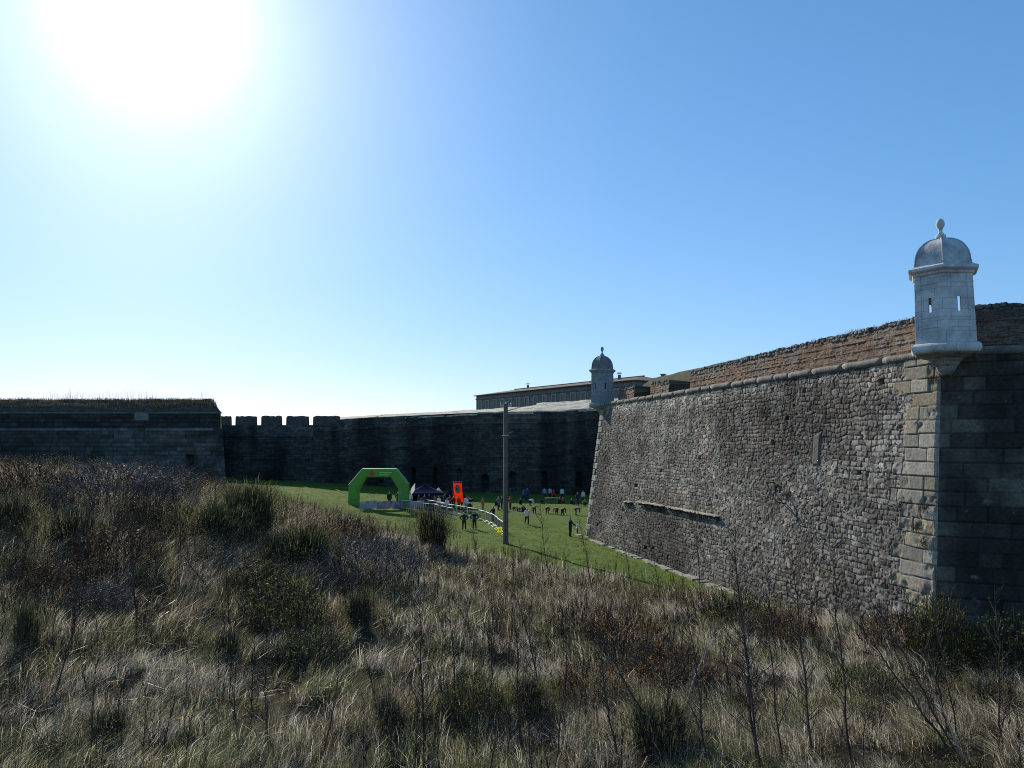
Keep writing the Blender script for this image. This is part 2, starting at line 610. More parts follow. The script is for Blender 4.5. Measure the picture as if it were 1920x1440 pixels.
rc *= (.58 + .75 * sstep(.3, .65, big))[..., None] * (.8 + .4 * fbm(U * .35, V * .6, 92))[..., None]
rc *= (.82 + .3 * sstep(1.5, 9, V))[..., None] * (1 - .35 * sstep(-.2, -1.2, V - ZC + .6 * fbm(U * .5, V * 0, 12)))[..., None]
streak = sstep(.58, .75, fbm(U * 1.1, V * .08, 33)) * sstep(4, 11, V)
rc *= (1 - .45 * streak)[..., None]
# quoins
rowq = .54
jq = np.floor(V / rowq).astype(np.int64)
qw = np.where(jq % 2 == 0, 1.7, 2.25) + (hsh(jq, 3, 8) - .5) * .8
qn = U < qw + (fbm(U * 2.2, V * 2.2, 141) - .5) * .5
kq, jj, eq = ashlar(U, V + (fbm(U * 1.5, V * 1.5, 139) - .5) * .05, rowq, 1.6, 55)
qe = np.minimum(eq, abs(U - qw))
qt = hsh(kq, jj, 58)
worn = sstep(.46, .60, fbm(U * .9 + 5, V * .9, 130))
qd = .10 * sstep(0, .025, qe) + (qt - .5) * .05 - worn * .13 * fbm(U * 4, V * 4, 132)
qc = lerp3((.20, .182, .145), (.38, .345, .28), qt) * (1 - .5 * worn * fbm(U * 4, V * 4, 134))[..., None]
qc = qc * (.35 + .65 * sstep(0, .03, qe))[..., None] * (.85 + .3 * fbm(U * 2, V * 2, 136))[..., None]
ochre = sstep(.6, .9, hsh(kq, jj, 59))[..., None]
qc = qc * (1 - ochre * .35) + np.array([.42, .32, .18]) * ochre * .35
# thin quoins at the far corner
UF = L1 - U
qwf = np.where(jq % 2 == 0, .8, 1.25) + (hsh(jq, 9, 8) - .5) * .3
qnf = UF < qwf
kf, jf, ef = ashlar(UF, V, rowq, .9, 65)
efe = np.minimum(ef, abs(UF - qwf))
qdf = .10 * sstep(0, .05, efe)
qcf = lerp3((.26, .24, .20), (.42, .39, .33), hsh(kf, jf, 66)) * (.45 + .55 * sstep(0, .05, efe))[..., None]
disp = np.where(qn, qd, np.where(qnf, qdf, disp))
rc = np.where(qn[..., None], qc, np.where(qnf[..., None], qcf, rc))
# holes, the blocked slit and the broken string course
rect = lambda u0, u1, v0, v1: (U > u0) & (U < u1) & (V > v0) & (V < v1)
hole = (hsh(bi, bj, 77) > .992) & ~qn
disp = np.where(hole, disp - .22, disp)


def wall_uv(px, py):
    """wall coordinates (u along the sunlit face, height) of a photo point"""
    d = ray(px, py)
    # iterate depth so that the point lies on the battered face
    z = EYE
    for _ in range(30):
        o = W0 + n1 * BAT * (ZC - z) / 12
        t = (o @ n1) / (d.x * n1[0] + d.y * n1[1])
        z = EYE + d.z * t
    p = np.array([d.x * t, d.y * t])
    return float((p - W0) @ d1), z


ua, za = wall_uv(1526, 870)
ub, zb = wall_uv(1530, 815)
sl = rect(ua - .30, ua + .25, za, zb) & ~qn
disp = np.where(sl, .10, disp); rc = np.where(sl[..., None], np.array([.15, .135, .112]), rc)
for off in (-.30, .27):
    g = rect(ua + off - .05, ua + off + .05, za, zb)
    disp = np.where(g, -.18, disp)
e0 = np.minimum(sstep(0, .10, U), sstep(0, .12, UF))
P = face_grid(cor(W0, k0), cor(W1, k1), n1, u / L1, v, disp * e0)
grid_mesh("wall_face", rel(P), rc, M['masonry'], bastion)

# shaded ashlar face turned to the camera
L2 = 17.0
u = np.arange(0, L2, .06); v = np.arange(-.9, ZC - .02, .05)
U, V = np.meshgrid(u, v, indexing='ij')
kq, jj, eq = ashlar(U + .0, V, rowq, 1.35, 155)
qt = hsh(kq, jj, 158)
worn = sstep(.5, .7, fbm(U * .8, V * .8, 230))
disp = .05 * sstep(0, .04, eq) + (qt - .5) * .035 - worn * .05 * fbm(U * 5, V * 5, 232)
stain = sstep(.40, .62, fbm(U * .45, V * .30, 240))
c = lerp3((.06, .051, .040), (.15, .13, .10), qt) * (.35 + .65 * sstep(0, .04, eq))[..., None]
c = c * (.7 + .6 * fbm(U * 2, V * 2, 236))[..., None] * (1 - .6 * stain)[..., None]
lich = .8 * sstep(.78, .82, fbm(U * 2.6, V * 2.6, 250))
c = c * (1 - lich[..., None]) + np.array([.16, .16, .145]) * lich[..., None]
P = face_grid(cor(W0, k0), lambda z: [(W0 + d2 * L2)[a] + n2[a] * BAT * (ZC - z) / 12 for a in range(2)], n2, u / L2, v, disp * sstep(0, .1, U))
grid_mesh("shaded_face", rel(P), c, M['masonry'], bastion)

# far flank, turned away from the camera
LF = 56.0
u = np.arange(0, LF, .5); v = np.arange(-.9, ZC, .25)
U, V = np.meshgrid(u, v, indexing='ij')
kq, jj, eq = ashlar(U, V, .5, 1.2, 255)
c = lerp3((.14, .125, .105), (.26, .24, .20), hsh(kq, jj, 3))
P = face_grid(cor(W1, k1), lambda z: [(W1 + df * LF)[a] + nf[a] * BAT * (ZC - z) / 12 for a in range(2)], nf, u / LF, v, 0 * U)
grid_mesh("flank_face", rel(P), c, M['masonry_far'], bastion)


# cordon: half-round string course, in stones
def cordon(A, d, L, seed, r=.175, u0=0.0, name="cordon"):
    b = MB()
    rr = random.Random(seed)
    t = u0
    while t < L:
        w = min(rr.uniform(1.2, 2.8), L - t)
        if w < .2: break
        j = rr.uniform(-.018, .018)
        n_ = 6
        pts = []
        for k in range(n_ + 1):
            q = A + d * (t + .006 + (w - .012) * k / n_)
            pts.append((q[0] + rr.uniform(-.012, .012) - bx.x, q[1] + rr.uniform(-.012, .012) - bx.y, ZC + .05 + j + rr.uniform(-.012, .012)))
        rad = [r * rr.uniform(.95, 1.03) for _ in pts]
        rad[0] *= .975; rad[-1] *= .975
        b.tube(pts, rad, 14)
        t += w
    return b.build(name, M['cordon'], bastion, True)


cordon(W0 + n1 * .02, d1, L1 - 1.0, 5, u0=1.0)
cordon(W0 + n2 * .02, d2, L2, 6, u0=1.0)


# brick parapet set back behind the cordon, broken rubble top
def parapet(A, d, n, u0, u1, hfun, seed, name, dark=1.0, thick=3.2):
    """front of eroded brick courses, closed by cheeks, a ragged top and a back"""
    st = .05
    u = np.append(np.arange(u0, u1, st), u1)
    t = np.linspace(0, 1, 60)
    U, T = np.meshgrid(u, t, indexing='ij')
    top = hfun(U) + (fbm(U * 1.3, 0 * U, seed) - .5) * .22 + (fbm(U * 5, 0 * U, seed + 3) - .5) * .16
    V = T * top
    cr = .085
    kq, jj, eq = ashlar(U, V, cr, .32, seed)
    hb = hsh(kq, jj, seed + 1)
    ero = fbm(U * .8, V * 1.5, seed + 5)
    rowd = hsh(jj, 0 * jj, seed + 8)
    disp = .022 * sstep(0, .014, eq) + (hb - .5) * .07 * ero + (rowd - .5) * .035 + (fbm(U * 1.4, V * 1.6, seed + 14) - .5) * .07
    col = lerp3((.15, .095, .062), (.31, .195, .125), hb)
    pl = sstep(.42, .66, fbm(U * .55, V * .8, seed + 11))
    col = col * (1 - .6 * pl[..., None]) + np.array([.23, .20, .165]) * .6 * pl[..., None]
    col *= (.35 + .65 * sstep(0, .014, eq))[..., None] * (.6 + .8 * ero)[..., None]
    capm = sstep(.34, .20, top - V)       # ragged stone capping
    bi, bj, ed, du, dv = rubble(U, V, .26, .17, seed + 20)
    sd = sstep(0, .25, ed)
    hc = hsh(bi, bj, seed + 23)
    rcol = lerp3((.10, .09, .075), (.26, .24, .21), hc) * (.4 + .6 * sd)[..., None]
    disp = disp * (1 - capm) + (sd * (.04 + .12 * hc) - .06) * capm
    col = col * (1 - capm[..., None]) + rcol * capm[..., None]
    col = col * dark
    set_ = -.34 - .10 * V
    P = np.zeros(U.shape + (3,))
    for a in range(2):
        P[..., a] = A[a] + d[a] * U + n[a] * (set_ + disp)
    P[..., 2] = ZC + .04 + V
    # wrap: front, top, back as one strip
    back = P[:, -1:, :].copy()
    back[..., 0] -= n[0] * thick; back[..., 1] -= n[1] * thick; back[..., 2] -= .25
    foot = back.copy(); foot[..., 2] = ZC - .6
    P2 = np.concatenate([P, back, foot], 1)
    c2 = np.concatenate([col, col[:, -1:] * .8, col[:, -1:] * .8], 1)
    nu, nv = P2.shape[:2]
    idx = np.arange(nu * nv).reshape(nu, nv)
    q = np.stack([idx[:-1, :-1], idx[1:, :-1], idx[1:, 1:], idx[:-1, 1:]], -1).reshape(-1, 4)
    ff = [q.ravel(), idx[0, ::-1].ravel(), idx[-1, :].ravel()]
    sz = np.concatenate([np.full(len(q), 4), [nv, nv]])
    return np_mesh(name, rel(P2.reshape(-1, 3)), np.concatenate(ff), sz, c2.reshape(-1, 3), M['brick'], bastion)


def cordon_u(px, py):
    d = ray(px, py)
    o = W0 - n1 * .35
    t = (o @ n1) / (d.x * n1[0] + d.y * n1[1])
    return float((np.array([d.x * t, d.y * t]) - W0) @ d1)


uA, uB, uC, uD, uE = (cordon_u(p, 730) for p in (1293, 1253, 1219, 1188, 1168))
hp = lambda U: np.interp(U, [0, 8, 18, 24, L1], [1.72, 1.72, 1.55, 1.45, 1.45])
parapet(W0, d1, n1, .9, uA, hp, 300, "brick_parapet")
parapet(W0, d1, n1, uB, uC, lambda U: 1.25 + 0 * U, 330, "brick_parapet")
parapet(W0, d1, n1, uD, min(uE + 1.2, L1 - .8), lambda U: 1.2 + 0 * U, 360, "brick_parapet")
parapet(W0, d2, n2, .9, L2, lambda U: 1.84 + .0 * U, 390, "brick_parapet", .75)  # brick colour darkened for the side in shade
# earth bank behind the parapets, closes the gun openings at the back
u = np.arange(-2, L1 + 1, .5); w = np.linspace(2.9, 9, 9)
U, Wd = np.meshgrid(u, w, indexing='ij')
zz = ZC + .1 + 1.55 * sstep(2.7, 4.2, Wd) + 1.15 * sstep(uA - 3, uA + 2, U) * sstep(3.2, 6, Wd) + (fbm(U * .5, Wd * .5, 400) - .5) * .35
P = np.zeros(U.shape + (3,))
for a in range(2): P[..., a] = W0[a] + d1[a] * U - n1[a] * Wd
P[..., 2] = zz
bank_c = lerp3((.05, .055, .025), (.11, .10, .055), fbm(U, Wd, 402))
grid_mesh("earth_bank", rel(P), bank_c, M['terrain'], bastion, True)

# broken string course (jutting tiles with a pale top)
b = MB()
rr = random.Random(3)
for (pa, pb, ya, yb) in ((1175, 1187, 940, 941), (1200, 1248, 941, 948), (1256, 1351, 950, 968)):
    uu0, z0 = wall_uv(pb, yb); uu1, z1 = wall_uv(pa, ya)
    n_ = max(2, int((uu1 - uu0) / .28))
    b2 = MB()
    for k in range(n_):
        f_ = (k + .5) / n_
        uu = uu0 + (uu1 - uu0) * f_; zz_ = z0 + (z1 - z0) * f_
        o = W0 + d1 * uu + n1 * (BAT * (ZC - zz_) / 12 + .12)
        wl = (uu1 - uu0) / n_
        rzz = math.atan2(d1[1], d1[0])
        b2.box((o[0] - bx.x, o[1] - bx.y, zz_ + rr.uniform(-.02, .02)), (wl * 1.0, .46 + rr.uniform(-.06, .06), .07), rzz + rr.uniform(-.03, .03))
        if rr.random() < .75:
            o = o - n1 * .02
            b.box((o[0] - bx.x, o[1] - bx.y, zz_ - .16 + rr.uniform(-.03, .03)), (wl * .6, .32, .17), rzz)
    b2.build("string_course", M['pale_slab'], bastion)
b.build("course_bracket", M['iron'], bastion)["kind"] = "stuff"

# footing ledge of flat stones along the foot of the wall
t = 6.0
while t < L1 + 1:
    b = MB()
    w = rr.uniform(.5, 1.3)
    o = W0 + d1 * (t + w / 2) + n1 * (BAT * 1.0 + .32 + rr.uniform(-.08, .08))
    z = Hs(o[0], o[1]) - .02
    if rr.random() < .3:
        t += w
        continue
    b.box((o[0] - bx.x, o[1] - bx.y, z + rr.uniform(-.03, .04)), (w * rr.uniform(.8, .97), rr.uniform(.3, .75), .22), math.atan2(d1[1], d1[0]) + rr.uniform(-.05, .05), None)
    t += w
    b.build("footing_stone", M['corbel'], bastion, bevel=.03)

# iron bracket bolted to the wall
ub_, zb_ = wall_uv(1455, 925)
o = W0 + d1 * ub_ + n1 * (BAT * (ZC - zb_) / 12)
brk = MB()
rzz = math.atan2(d1[1], d1[0])
q0 = Vector((*o, zb_))
n3, d3 = Vector((*n1, 0)), Vector((*d1, 0))
pp = [q0 + n3 * .05 + Vector((0, 0, .55)), q0 + n3 * .55 + Vector((0, 0, .55)), q0 + n3 * .6 - d3 * 1.0 + Vector((0, 0, -.35)), q0 + n3 * .1 - d3 * 1.1 + Vector((0, 0, -.45))]
brk.tube(pp, .035, 6)
brk.tube([q0 + n3 * .05 + Vector((0, 0, .55)), q0 + n3 * .05 + Vector((0, 0, -.05)), q0 + n3 * .3 - d3 * .4 + Vector((0, 0, -.2)), pp[2]], .035, 6)
o_ = brk.build("wall_bracket", M['iron'])
tag(o_, "dark iron bracket standing off the rubble wall below the blocked slit", "bracket")


# ---- sentry boxes
def hexpt(r, k, rot):
    a = rot + k * math.pi / 3
    return Vector((r * math.cos(a), r * math.sin(a), 0))


def sentry_box(name, label, loc, rz, stone, dome_m, sz=1.0, corb=None):
    """hexagonal stone box; local +X vertex points outwards over the corner"""
    root = empty(name, loc, rz, label, "sentry box", "sentry boxes on the bastion corners")
    Rb, Rt, Hh, th = 1.33, 1.27, 2.72, .085
    b = MB()
    zs0, zs1, hw = 1.22, 1.80, .075
    for k in range(6):      # six faces, each with a slit (a doorway on the inner side)
        a0, a1 = hexpt(1, k, 0), hexpt(1, k + 1, 0)
        door = (k == 2)

        def pt(f, z, inner):
            r = (Rb + (Rt - Rb) * z / Hh) - (th if inner else 0)
            return a0 * r * (1 - f) + a1 * r * f + Vector((0, 0, z))
        wlen = 1.3
        h_ = (.30 if door else hw) / wlen
        lo, hi = (.05, 2.28) if door else (zs0, zs1)
        cols = [0, .5 - h_, .5 + h_, 1]
        rows = [0, lo, hi, Hh]
        for i in range(3):
            for j in range(3):
                if i == 1 and j == 1: continue
                for inner in (0, 1):
                    q = [pt(cols[i], rows[j], inner), pt(cols[i + 1], rows[j], inner), pt(cols[i + 1], rows[j + 1], inner), pt(cols[i], rows[j + 1], inner)]
                    b.add(q, [(0, 1, 2, 3)] if not inner else [(3, 2, 1, 0)])
        for (f0, z0, f1, z1) in ((cols[1], lo, cols[2], lo), (cols[2], lo, cols[2], hi), (cols[2], hi, cols[1], hi), (cols[1], hi, cols[1], lo)):
            b.add([pt(f0, z0, 0), pt(f1, z1, 0), pt(f1, z1, 1), pt(f0, z0, 1)], [(0, 1, 2, 3)])
    b.build("wall", stone, root)
    # raised corner pilasters and bands
    b = MB()
    for k in range(6):
        for s in (-1, 1):
            a0, a1 = hexpt(1, k, 0), hexpt(1, k + s, 0)
            pr = []
            for z, g in ((.0, 1), (Hh, 1)):
                r = Rb + (Rt - Rb) * z / Hh
                nrm = (a0 + a1).normalized()
                for f, o_ in ((0, .0), (0, .022), (.2, .022), (.2, .0)):
                    pp_ = a0 * r * (1 - f) + a1 * r * f + nrm * o_ + Vector((0, 0, z))
                    if f == 0 and o_: pp_ = a0 * (r + .0255) + Vector((0, 0, z))
                    pr.append(pp_)
            b.add(pr, [(0, 1, 5, 4), (1, 2, 6, 5), (2, 3, 7, 6), (0, 3, 2, 1), (4, 5, 6, 7)])
    b.build("pilaster", stone, root)["kind"] = "stuff"
    for z, h, o_ in ((0, .14, .03), (.60, .05, .028), (1.0, .07, .035), (2.36, .06, .035)):
        r0 = Rb + (Rt - Rb) * z / Hh
        b = MB()
        b.rings([(r0 - .02, z), (r0 + o_, z), (r0 + o_, z + h), (r0 - .02, z + h)], 6, 0)
        b.build("band", stone, root)
    # ashlar joints: thin dark recess lines
    b = MB()
    b.rings([(Rt + .0, Hh - .02), (Rt + .10, Hh + .02), (Rt + .12, Hh + .10), (Rt + .25, Hh + .16), (Rt + .30, Hh + .20), (Rt + .30, Hh + .30), (Rt + .22, Hh + .335), (.2, Hh + .34)], 6, 0)
    b.build("cornice", stone, root, bevel=.012)
    b = MB()
    prof = [(Rt + .19, .0), (Rt + .08, .05), (Rt + .0, .13), (Rt - .04, .24)]
    R0 = Rt - .045
    for k in range(1, 15):
        a = k / 14 * math.pi / 2
        prof.append((max(R0 * math.cos(a) ** .92, .16), .26 + 1.0 * math.sin(a)))
    b.rings([(r, z + Hh + .335) for r, z in prof], 6, 0)
    dm = b.build("dome", dome_m, root)
    b = MB()
    for k in range(6):      # ribs on the dome edges
        a = k * math.pi / 3
        pts = [((r + .005) * math.cos(a), (r + .005) * math.sin(a), z + Hh + .34) for r, z in prof[2:]]
        b.tube(pts, .035, 6)
    b.build("rib", dome_m, dm)["kind"] = "stuff"
    b = MB()
    z = Hh + .335 + 1.24
    b.rings([(.24, z), (.24, z + .17), (.17, z + .19)], 6, 0)
    fp = [(.15, .19), (.12, .25), (.075, .33), (.07, .38), (.10, .41), (.075, .44), (.11, .47), (.165, .55), (.185, .64), (.17, .73), (.125, .81), (.06, .865), (.02, .88)]
    b.rings([(r, z + q) for r, q in fp], 14, 0)
    b.build("finial", stone, root, True)
    # base ring and the corbel that carries it
    b = MB()
    tor = [(Rb + .02 + .21 * math.cos(a), -.19 + .20 * math.sin(a)) for a in np.linspace(math.pi / 2, -math.pi / 2, 9)]
    b.rings([(.3, .012)] + tor + [(.3, -.39)], 6, 0)
    b.build("base_ring", stone, root)
    b = MB()
    cp = [(Rb + .08, -.385), (Rb + .02, -.43), (Rb - .12, -.46), (Rb - .36, -.53), (Rb - .58, -.58), (Rb - .60, -.63), (Rb - .70, -.70), (Rb - .74, -.80), (Rb - .86, -.88), (Rb - .95, -1.05), (.2, -1.2)]
    b.rings(cp, 6, 0)
    b.build("corbel", corb or M['corbel'], root)
    root.scale = (.85, .85, .94 * sz)
    return root


pc = at(1773, 655, 29.0)
out_ang = math.atan2(-pc.y, -pc.x) + R(2)
sb1 = sentry_box("sentry_box", "pale stone hexagonal sentry box with domed cap on the near bastion corner", (pc.x, pc.y, ZC + .28), out_ang, M['sentry'], M['sentry_dome'])
pc2 = at(1130, 758, 70.4)
sb2 = sentry_box("sentry_box", "weathered grey domed sentry box on the far bastion corner beside the barrack roof", (pc2.x, pc2.y, ZC + .2), math.atan2(-pc2.y, -pc2.x) + R(-14), M['sentry_old'], M['sentry_dome_old'], 1.07)
sb2.scale = (.80, .80, 1.0)

# ---- far curtain wall
PXK = [380, 600, 671, 860, 1044, 1150, 1240]
YWK = [134, 132, 131, 129, 127, 126, 125]
c_top = {620: 788, 671: 784, 860: 775, 954: 772, 1044: 771, 1108: 766.5, 1240: 760}
curtain = empty("curtain_wall", (0, 130, 0), 0, "long dark shaded curtain wall closing the far end of the moat", "fortress wall")
co = Vector((0, 130, 0))
CA, CB = np.array([at(380, 800, 134).x, 134.]), np.array([at(1240, 800, 125).x, 125.])
LC = float(np.linalg.norm(CB - CA)); dc = (CB - CA) / LC; nc = np.array([dc[1], -dc[0]])


def curt_u(px):
    d = ray(px, 800)
    t = (CA @ nc) / (d.x * nc[0] + d.y * nc[1])
    return float((np.array([d.x * t, d.y * t]) - CA) @ dc)


def curt_z(px, py, back=0.):
    d = ray(px, py)
    t = ((CA - nc * back) @ nc) / (d.x * nc[0] + d.y * nc[1])
    return EYE + d.z * t


tk = sorted(c_top)
u_t = [curt_u(k) for k in tk]; z_t = [curt_z(k, c_top[k]) for k in tk]
zlow = curt_z(520, 797)
topf = lambda U: np.where(U < curt_u(590), zlow, np.interp(U, u_t, z_t))
u = np.arange(0, LC, .14); t = np.linspace(0, 1, 110)
U, T = np.meshgrid(u, t, indexing='ij')
V = -.5 + T * (topf(U) + .5)
kq, jj, eq = ashlar(U, V, .42, .95, 455)
qt = hsh(kq, jj, 458)
disp = .05 * sstep(0, .09, eq) + (qt - .5) * .06 + .12 * (14 - V) / 1.0
for px, y0, y1, w in ((779, 877, 908, .75), (820, 877, 908, .7), (864, 878, 909, .8), (912, 889, 921, 1.1), (962, 884, 914, .9), (1021.6, 884, 914, .9), (1085, 884, 914, .9), (720, 880, 905, .7)):
    uc = curt_u(px); za, zb = curt_z(px, y1), curt_z(px, y0)
    ins = (abs(U - uc) < w * .5) & (V > za) & (V < zb - w * .5 + np.sqrt(np.clip((w * .5) ** 2 - (U - uc) ** 2, 0, None)))
    disp = np.where(ins, disp - 1.0, disp)
stain = fbm(U * .35, V * .05, 460)
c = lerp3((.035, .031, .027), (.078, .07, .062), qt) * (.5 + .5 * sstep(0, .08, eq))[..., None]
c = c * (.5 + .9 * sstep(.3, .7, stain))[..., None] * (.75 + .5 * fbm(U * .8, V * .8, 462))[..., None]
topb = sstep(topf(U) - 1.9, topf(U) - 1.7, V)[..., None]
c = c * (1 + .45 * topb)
ledge = ((V > topf(U) - 1.95) & (V < topf(U) - 1.75))
disp = np.where(ledge, disp + .15, disp)
P = np.zeros(U.shape + (3,))
for a in range(2): P[..., a] = CA[a] + dc[a] * U + nc[a] * disp
P[..., 2] = V
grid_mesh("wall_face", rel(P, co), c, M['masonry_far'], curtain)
# merlons on the low left part
for (p0, p1) in ((405, 432), (443, 480), (491, 527), (538, 578), (588, 636)):
    u0, u1 = curt_u(p0), curt_u(p1)
    zt = curt_z((p0 + p1) / 2, 780)
    b = MB()
    A = CA + nc * .35
    q = lambda uu, w, z: Vector((A[0] + dc[0] * uu - nc[0] * w, A[1] + dc[1] * uu - nc[1] * w - 130, z))
    rr2 = random.Random(int(p0))
    j = lambda: rr2.uniform(-.09, .09)
    prof = [(0, zlow), (0, zt - .28 + j()), (.12, zt - .12 + j()), (.35, zt + j() * .2), (.7, zt - .1), (.85, zlow)]
    ve, fe = [], []
    NS = 7
    for i in range(NS + 1):
        f_ = i / NS
        for k, (w, z) in enumerate(prof):
            e = .06 if i in (0, NS) and 0 < k < 5 else 0
            ve.append(q(u0 + (u1 - u0) * f_ + j() * .3, w, z - e + (j() if 0 < k < 5 else 0)))
    n_ = len(prof)
    for i in range(NS):
        for k in range(n_):
            fe.append((i * n_ + k, (i + 1) * n_ + k, (i + 1) * n_ + (k + 1) % n_, i * n_ + (k + 1) % n_))
    fe += [tuple(range(n_)), tuple(NS * n_ + k for k in range(n_ - 1, -1, -1))]
    b.add(ve, fe)
    b.build("merlon", mat("merlon_stone", (.085, .075, .062), .95, 1.5, .35, .5, 4), curtain)
# pale rendered slopes of the parapet top
pieces = [(600, 700, 782.5, 777.5), (668, 895, 778, 766.5), (895, 942, 766.5, 763.5), (945, 1000, 764, 757.5), (1000, 1105, 757, 751.5), (1085, 1180, 752, 748)]
for i, (p0, p1, yf, yb) in enumerate(pieces):
    u0, u1 = curt_u(p0), curt_u(p1)
    nu_, nw_ = max(6, int((u1 - u0) / .5)), 16
    uu = np.linspace(u0, u1, nu_); ww = np.linspace(-.08, 7.5, nw_)
    UU, WW = np.meshgrid(uu, ww, indexing='ij')
    zf = np.interp(UU, u_t, z_t) - (.0 if i % 2 == 0 else .25)
    zbk = np.array([curt_z(p0, yf, 7.5), curt_z(p1, yb, 7.5)])
    zb_ = zbk[0] + (zbk[1] - zbk[0]) * (UU - u0) / (u1 - u0)
    f_ = (WW + .08) / 7.58
    ZZ = zf * (1 - f_) + zb_ * f_ + .03 * i + (fbm(UU * .8, WW * .8, 480) - .5) * .22
    skew = f_ * (2.2 if i in (1, 2, 3) else 0)
    P = np.zeros(UU.shape + (3,))
    for a in range(2): P[..., a] = CA[a] + dc[a] * (UU + skew) - nc[a] * WW + nc[a] * .12 * 1.0
    P[..., 2] = ZZ
    PB = P.copy(); PB[..., 2] -= .22
    cc = MB()
    vs = [tuple(x) for x in rel(P, co).reshape(-1, 3)] + [tuple(x) for x in rel(PB, co).reshape(-1, 3)]
    idx = np.arange(nu_ * nw_).reshape(nu_, nw_); o2 = nu_ * nw_
    fs = [(idx[a, b_], idx[a + 1, b_], idx[a + 1, b_ + 1], idx[a, b_ + 1]) for a in range(nu_ - 1) for b_ in range(nw_ - 1)]
    ring = list(idx[:, 0]) + list(idx[-1, 1:]) + list(idx[-2::-1, -1]) + list(idx[0, -2:0:-1])
    fs += [(ring[k], ring[k] + o2, ring[(k + 1) % len(ring)] + o2, ring[(k + 1) % len(ring)]) for k in range(len(ring))]
    cc.add(vs, fs)
    cc.build("parapet_slope", M['pale_slab'], curtain)
# terreplein behind, so the top is not hollow
b = MB()
A = CA - nc * 7; B_ = CB - nc * 7
b.box(((A[0] + B_[0]) / 2 + 8, (A[1] + B_[1]) / 2 - 130 + 14, 5), (50, 28, 10), math.atan2(dc[1], dc[0]))
b.build("terreplein", M['terrain'], curtain)

# ---- left bastion
YB = 88.0
XB = at(414, 775, YB).x
lb = empty("bastion", (XB, YB, 0), 0, "low shaded bastion with grass grown parapet at the left behind the scrub", "bastion")
lo_ = Vector((XB, YB, 0))
ZL = at(200, 775, YB).z
LL = 62.0
u = np.arange(0, LL, .12); v = np.linspace(1.5, ZL + .02, 86)
U, V = np.meshgrid(u, v, indexing='ij')
kq, jj, eq = ashlar(U, V, .46, 1.1, 505)
qt = hsh(kq, jj, 508)
zled = at(200, 804, YB).z
below = V < zled
bat = np.where(below, .14 * (zled - V) + .32, 0) + .04 * (ZL - V)
disp = bat + .05 * sstep(0, .09, eq) + (qt - .5) * .08 * below
pale = .6 * sstep(.42, .60, fbm(U * .16, V * .3, 512)) * sstep(28, 6, U)
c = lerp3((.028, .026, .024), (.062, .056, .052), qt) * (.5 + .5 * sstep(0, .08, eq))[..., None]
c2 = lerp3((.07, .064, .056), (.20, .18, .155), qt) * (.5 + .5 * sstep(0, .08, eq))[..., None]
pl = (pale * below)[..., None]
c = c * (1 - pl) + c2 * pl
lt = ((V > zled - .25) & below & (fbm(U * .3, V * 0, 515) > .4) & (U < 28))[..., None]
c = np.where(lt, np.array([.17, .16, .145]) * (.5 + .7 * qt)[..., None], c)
sq = ((abs(U - (XB - at(266, 780, YB).x)) < .75) & (V > ZL - .75))[..., None]
c = np.where(sq, np.array([.20, .195, .185]), c)
nich = (abs(U - (XB - at(348, 870, YB).x)) < .45) & (V < at(348, 853, YB).z)
disp = np.where(nich, disp - .9, disp)
P = np.zeros(U.shape + (3,))
P[..., 0] = XB - U * 1.0 + .95 * bat * (1 - U / LL)
P[..., 1] = YB - disp
P[..., 2] = V
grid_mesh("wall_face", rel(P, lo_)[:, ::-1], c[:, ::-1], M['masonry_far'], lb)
# flank back to the curtain
b = MB()
fx, fy = -19.0, 46.0
b.add([(.95 * 1.5, -1.6, 1.5), (0, 0, ZL), (fx, fy, ZL), (fx + 1.5, fy + .5, 1.5)], [(0, 1, 2, 3)])
b.build("flank_face", M['barrack'], lb)
# thin pale coping and the gravelly, grass grown slope above it
b = MB()
b.box((-LL / 2 + .05, .06, .04 + ZL), (LL, .30, .07))
b.build("coping", M['corbel'], lb)
u = np.arange(0, LL, .35); w = np.linspace(0, 1, 26)
U, T = np.meshgrid(u, w, indexing='ij')
zt = at(300, 749, YB + 3).z - ZL
prof = np.interp(T, [0, .08, .3, .85, 1], [.05, .3, .8, 1.0 * zt, 1.0 * zt])
prof = prof + (fbm(U * .6, T * 3, 520) - .5) * .4 * sstep(.1, .4, T)
P = np.zeros(U.shape + (3,))
P[..., 0] = XB - U - 2.6 * np.clip(prof / zt, 0, 1.05) * (1 - np.clip(U / LL, 0, 1))
P[..., 1] = YB + .22 + T * 3.8
P[..., 2] = ZL + prof
endc = lerp3((.05, .042, .034), (.10, .085, .065), fbm(U * .9, T * 8, 522))
grid_mesh("earth_slope", rel(P, lo_)[:, ::-1], endc[:, ::-1], M['terrain'], lb, True)
b = MB()   # stone end wall of the slope, seen as the sloping right edge
e0_ = [P[0, k] - np.array(lo_) for k in range(0, 26)]
poly = [Vector(e) + Vector((.0, 0, .06)) for e in e0_] + [Vector((e0_[-1][0], e0_[-1][1], 0 + ZL)), Vector((e0_[0][0], e0_[0][1], ZL))]
b.prism(poly, (.10, .02, 0))
b.build("end_wall", mat("dark_end_stone", (.05, .045, .038), .95, 2, .3, .4, 6), lb)

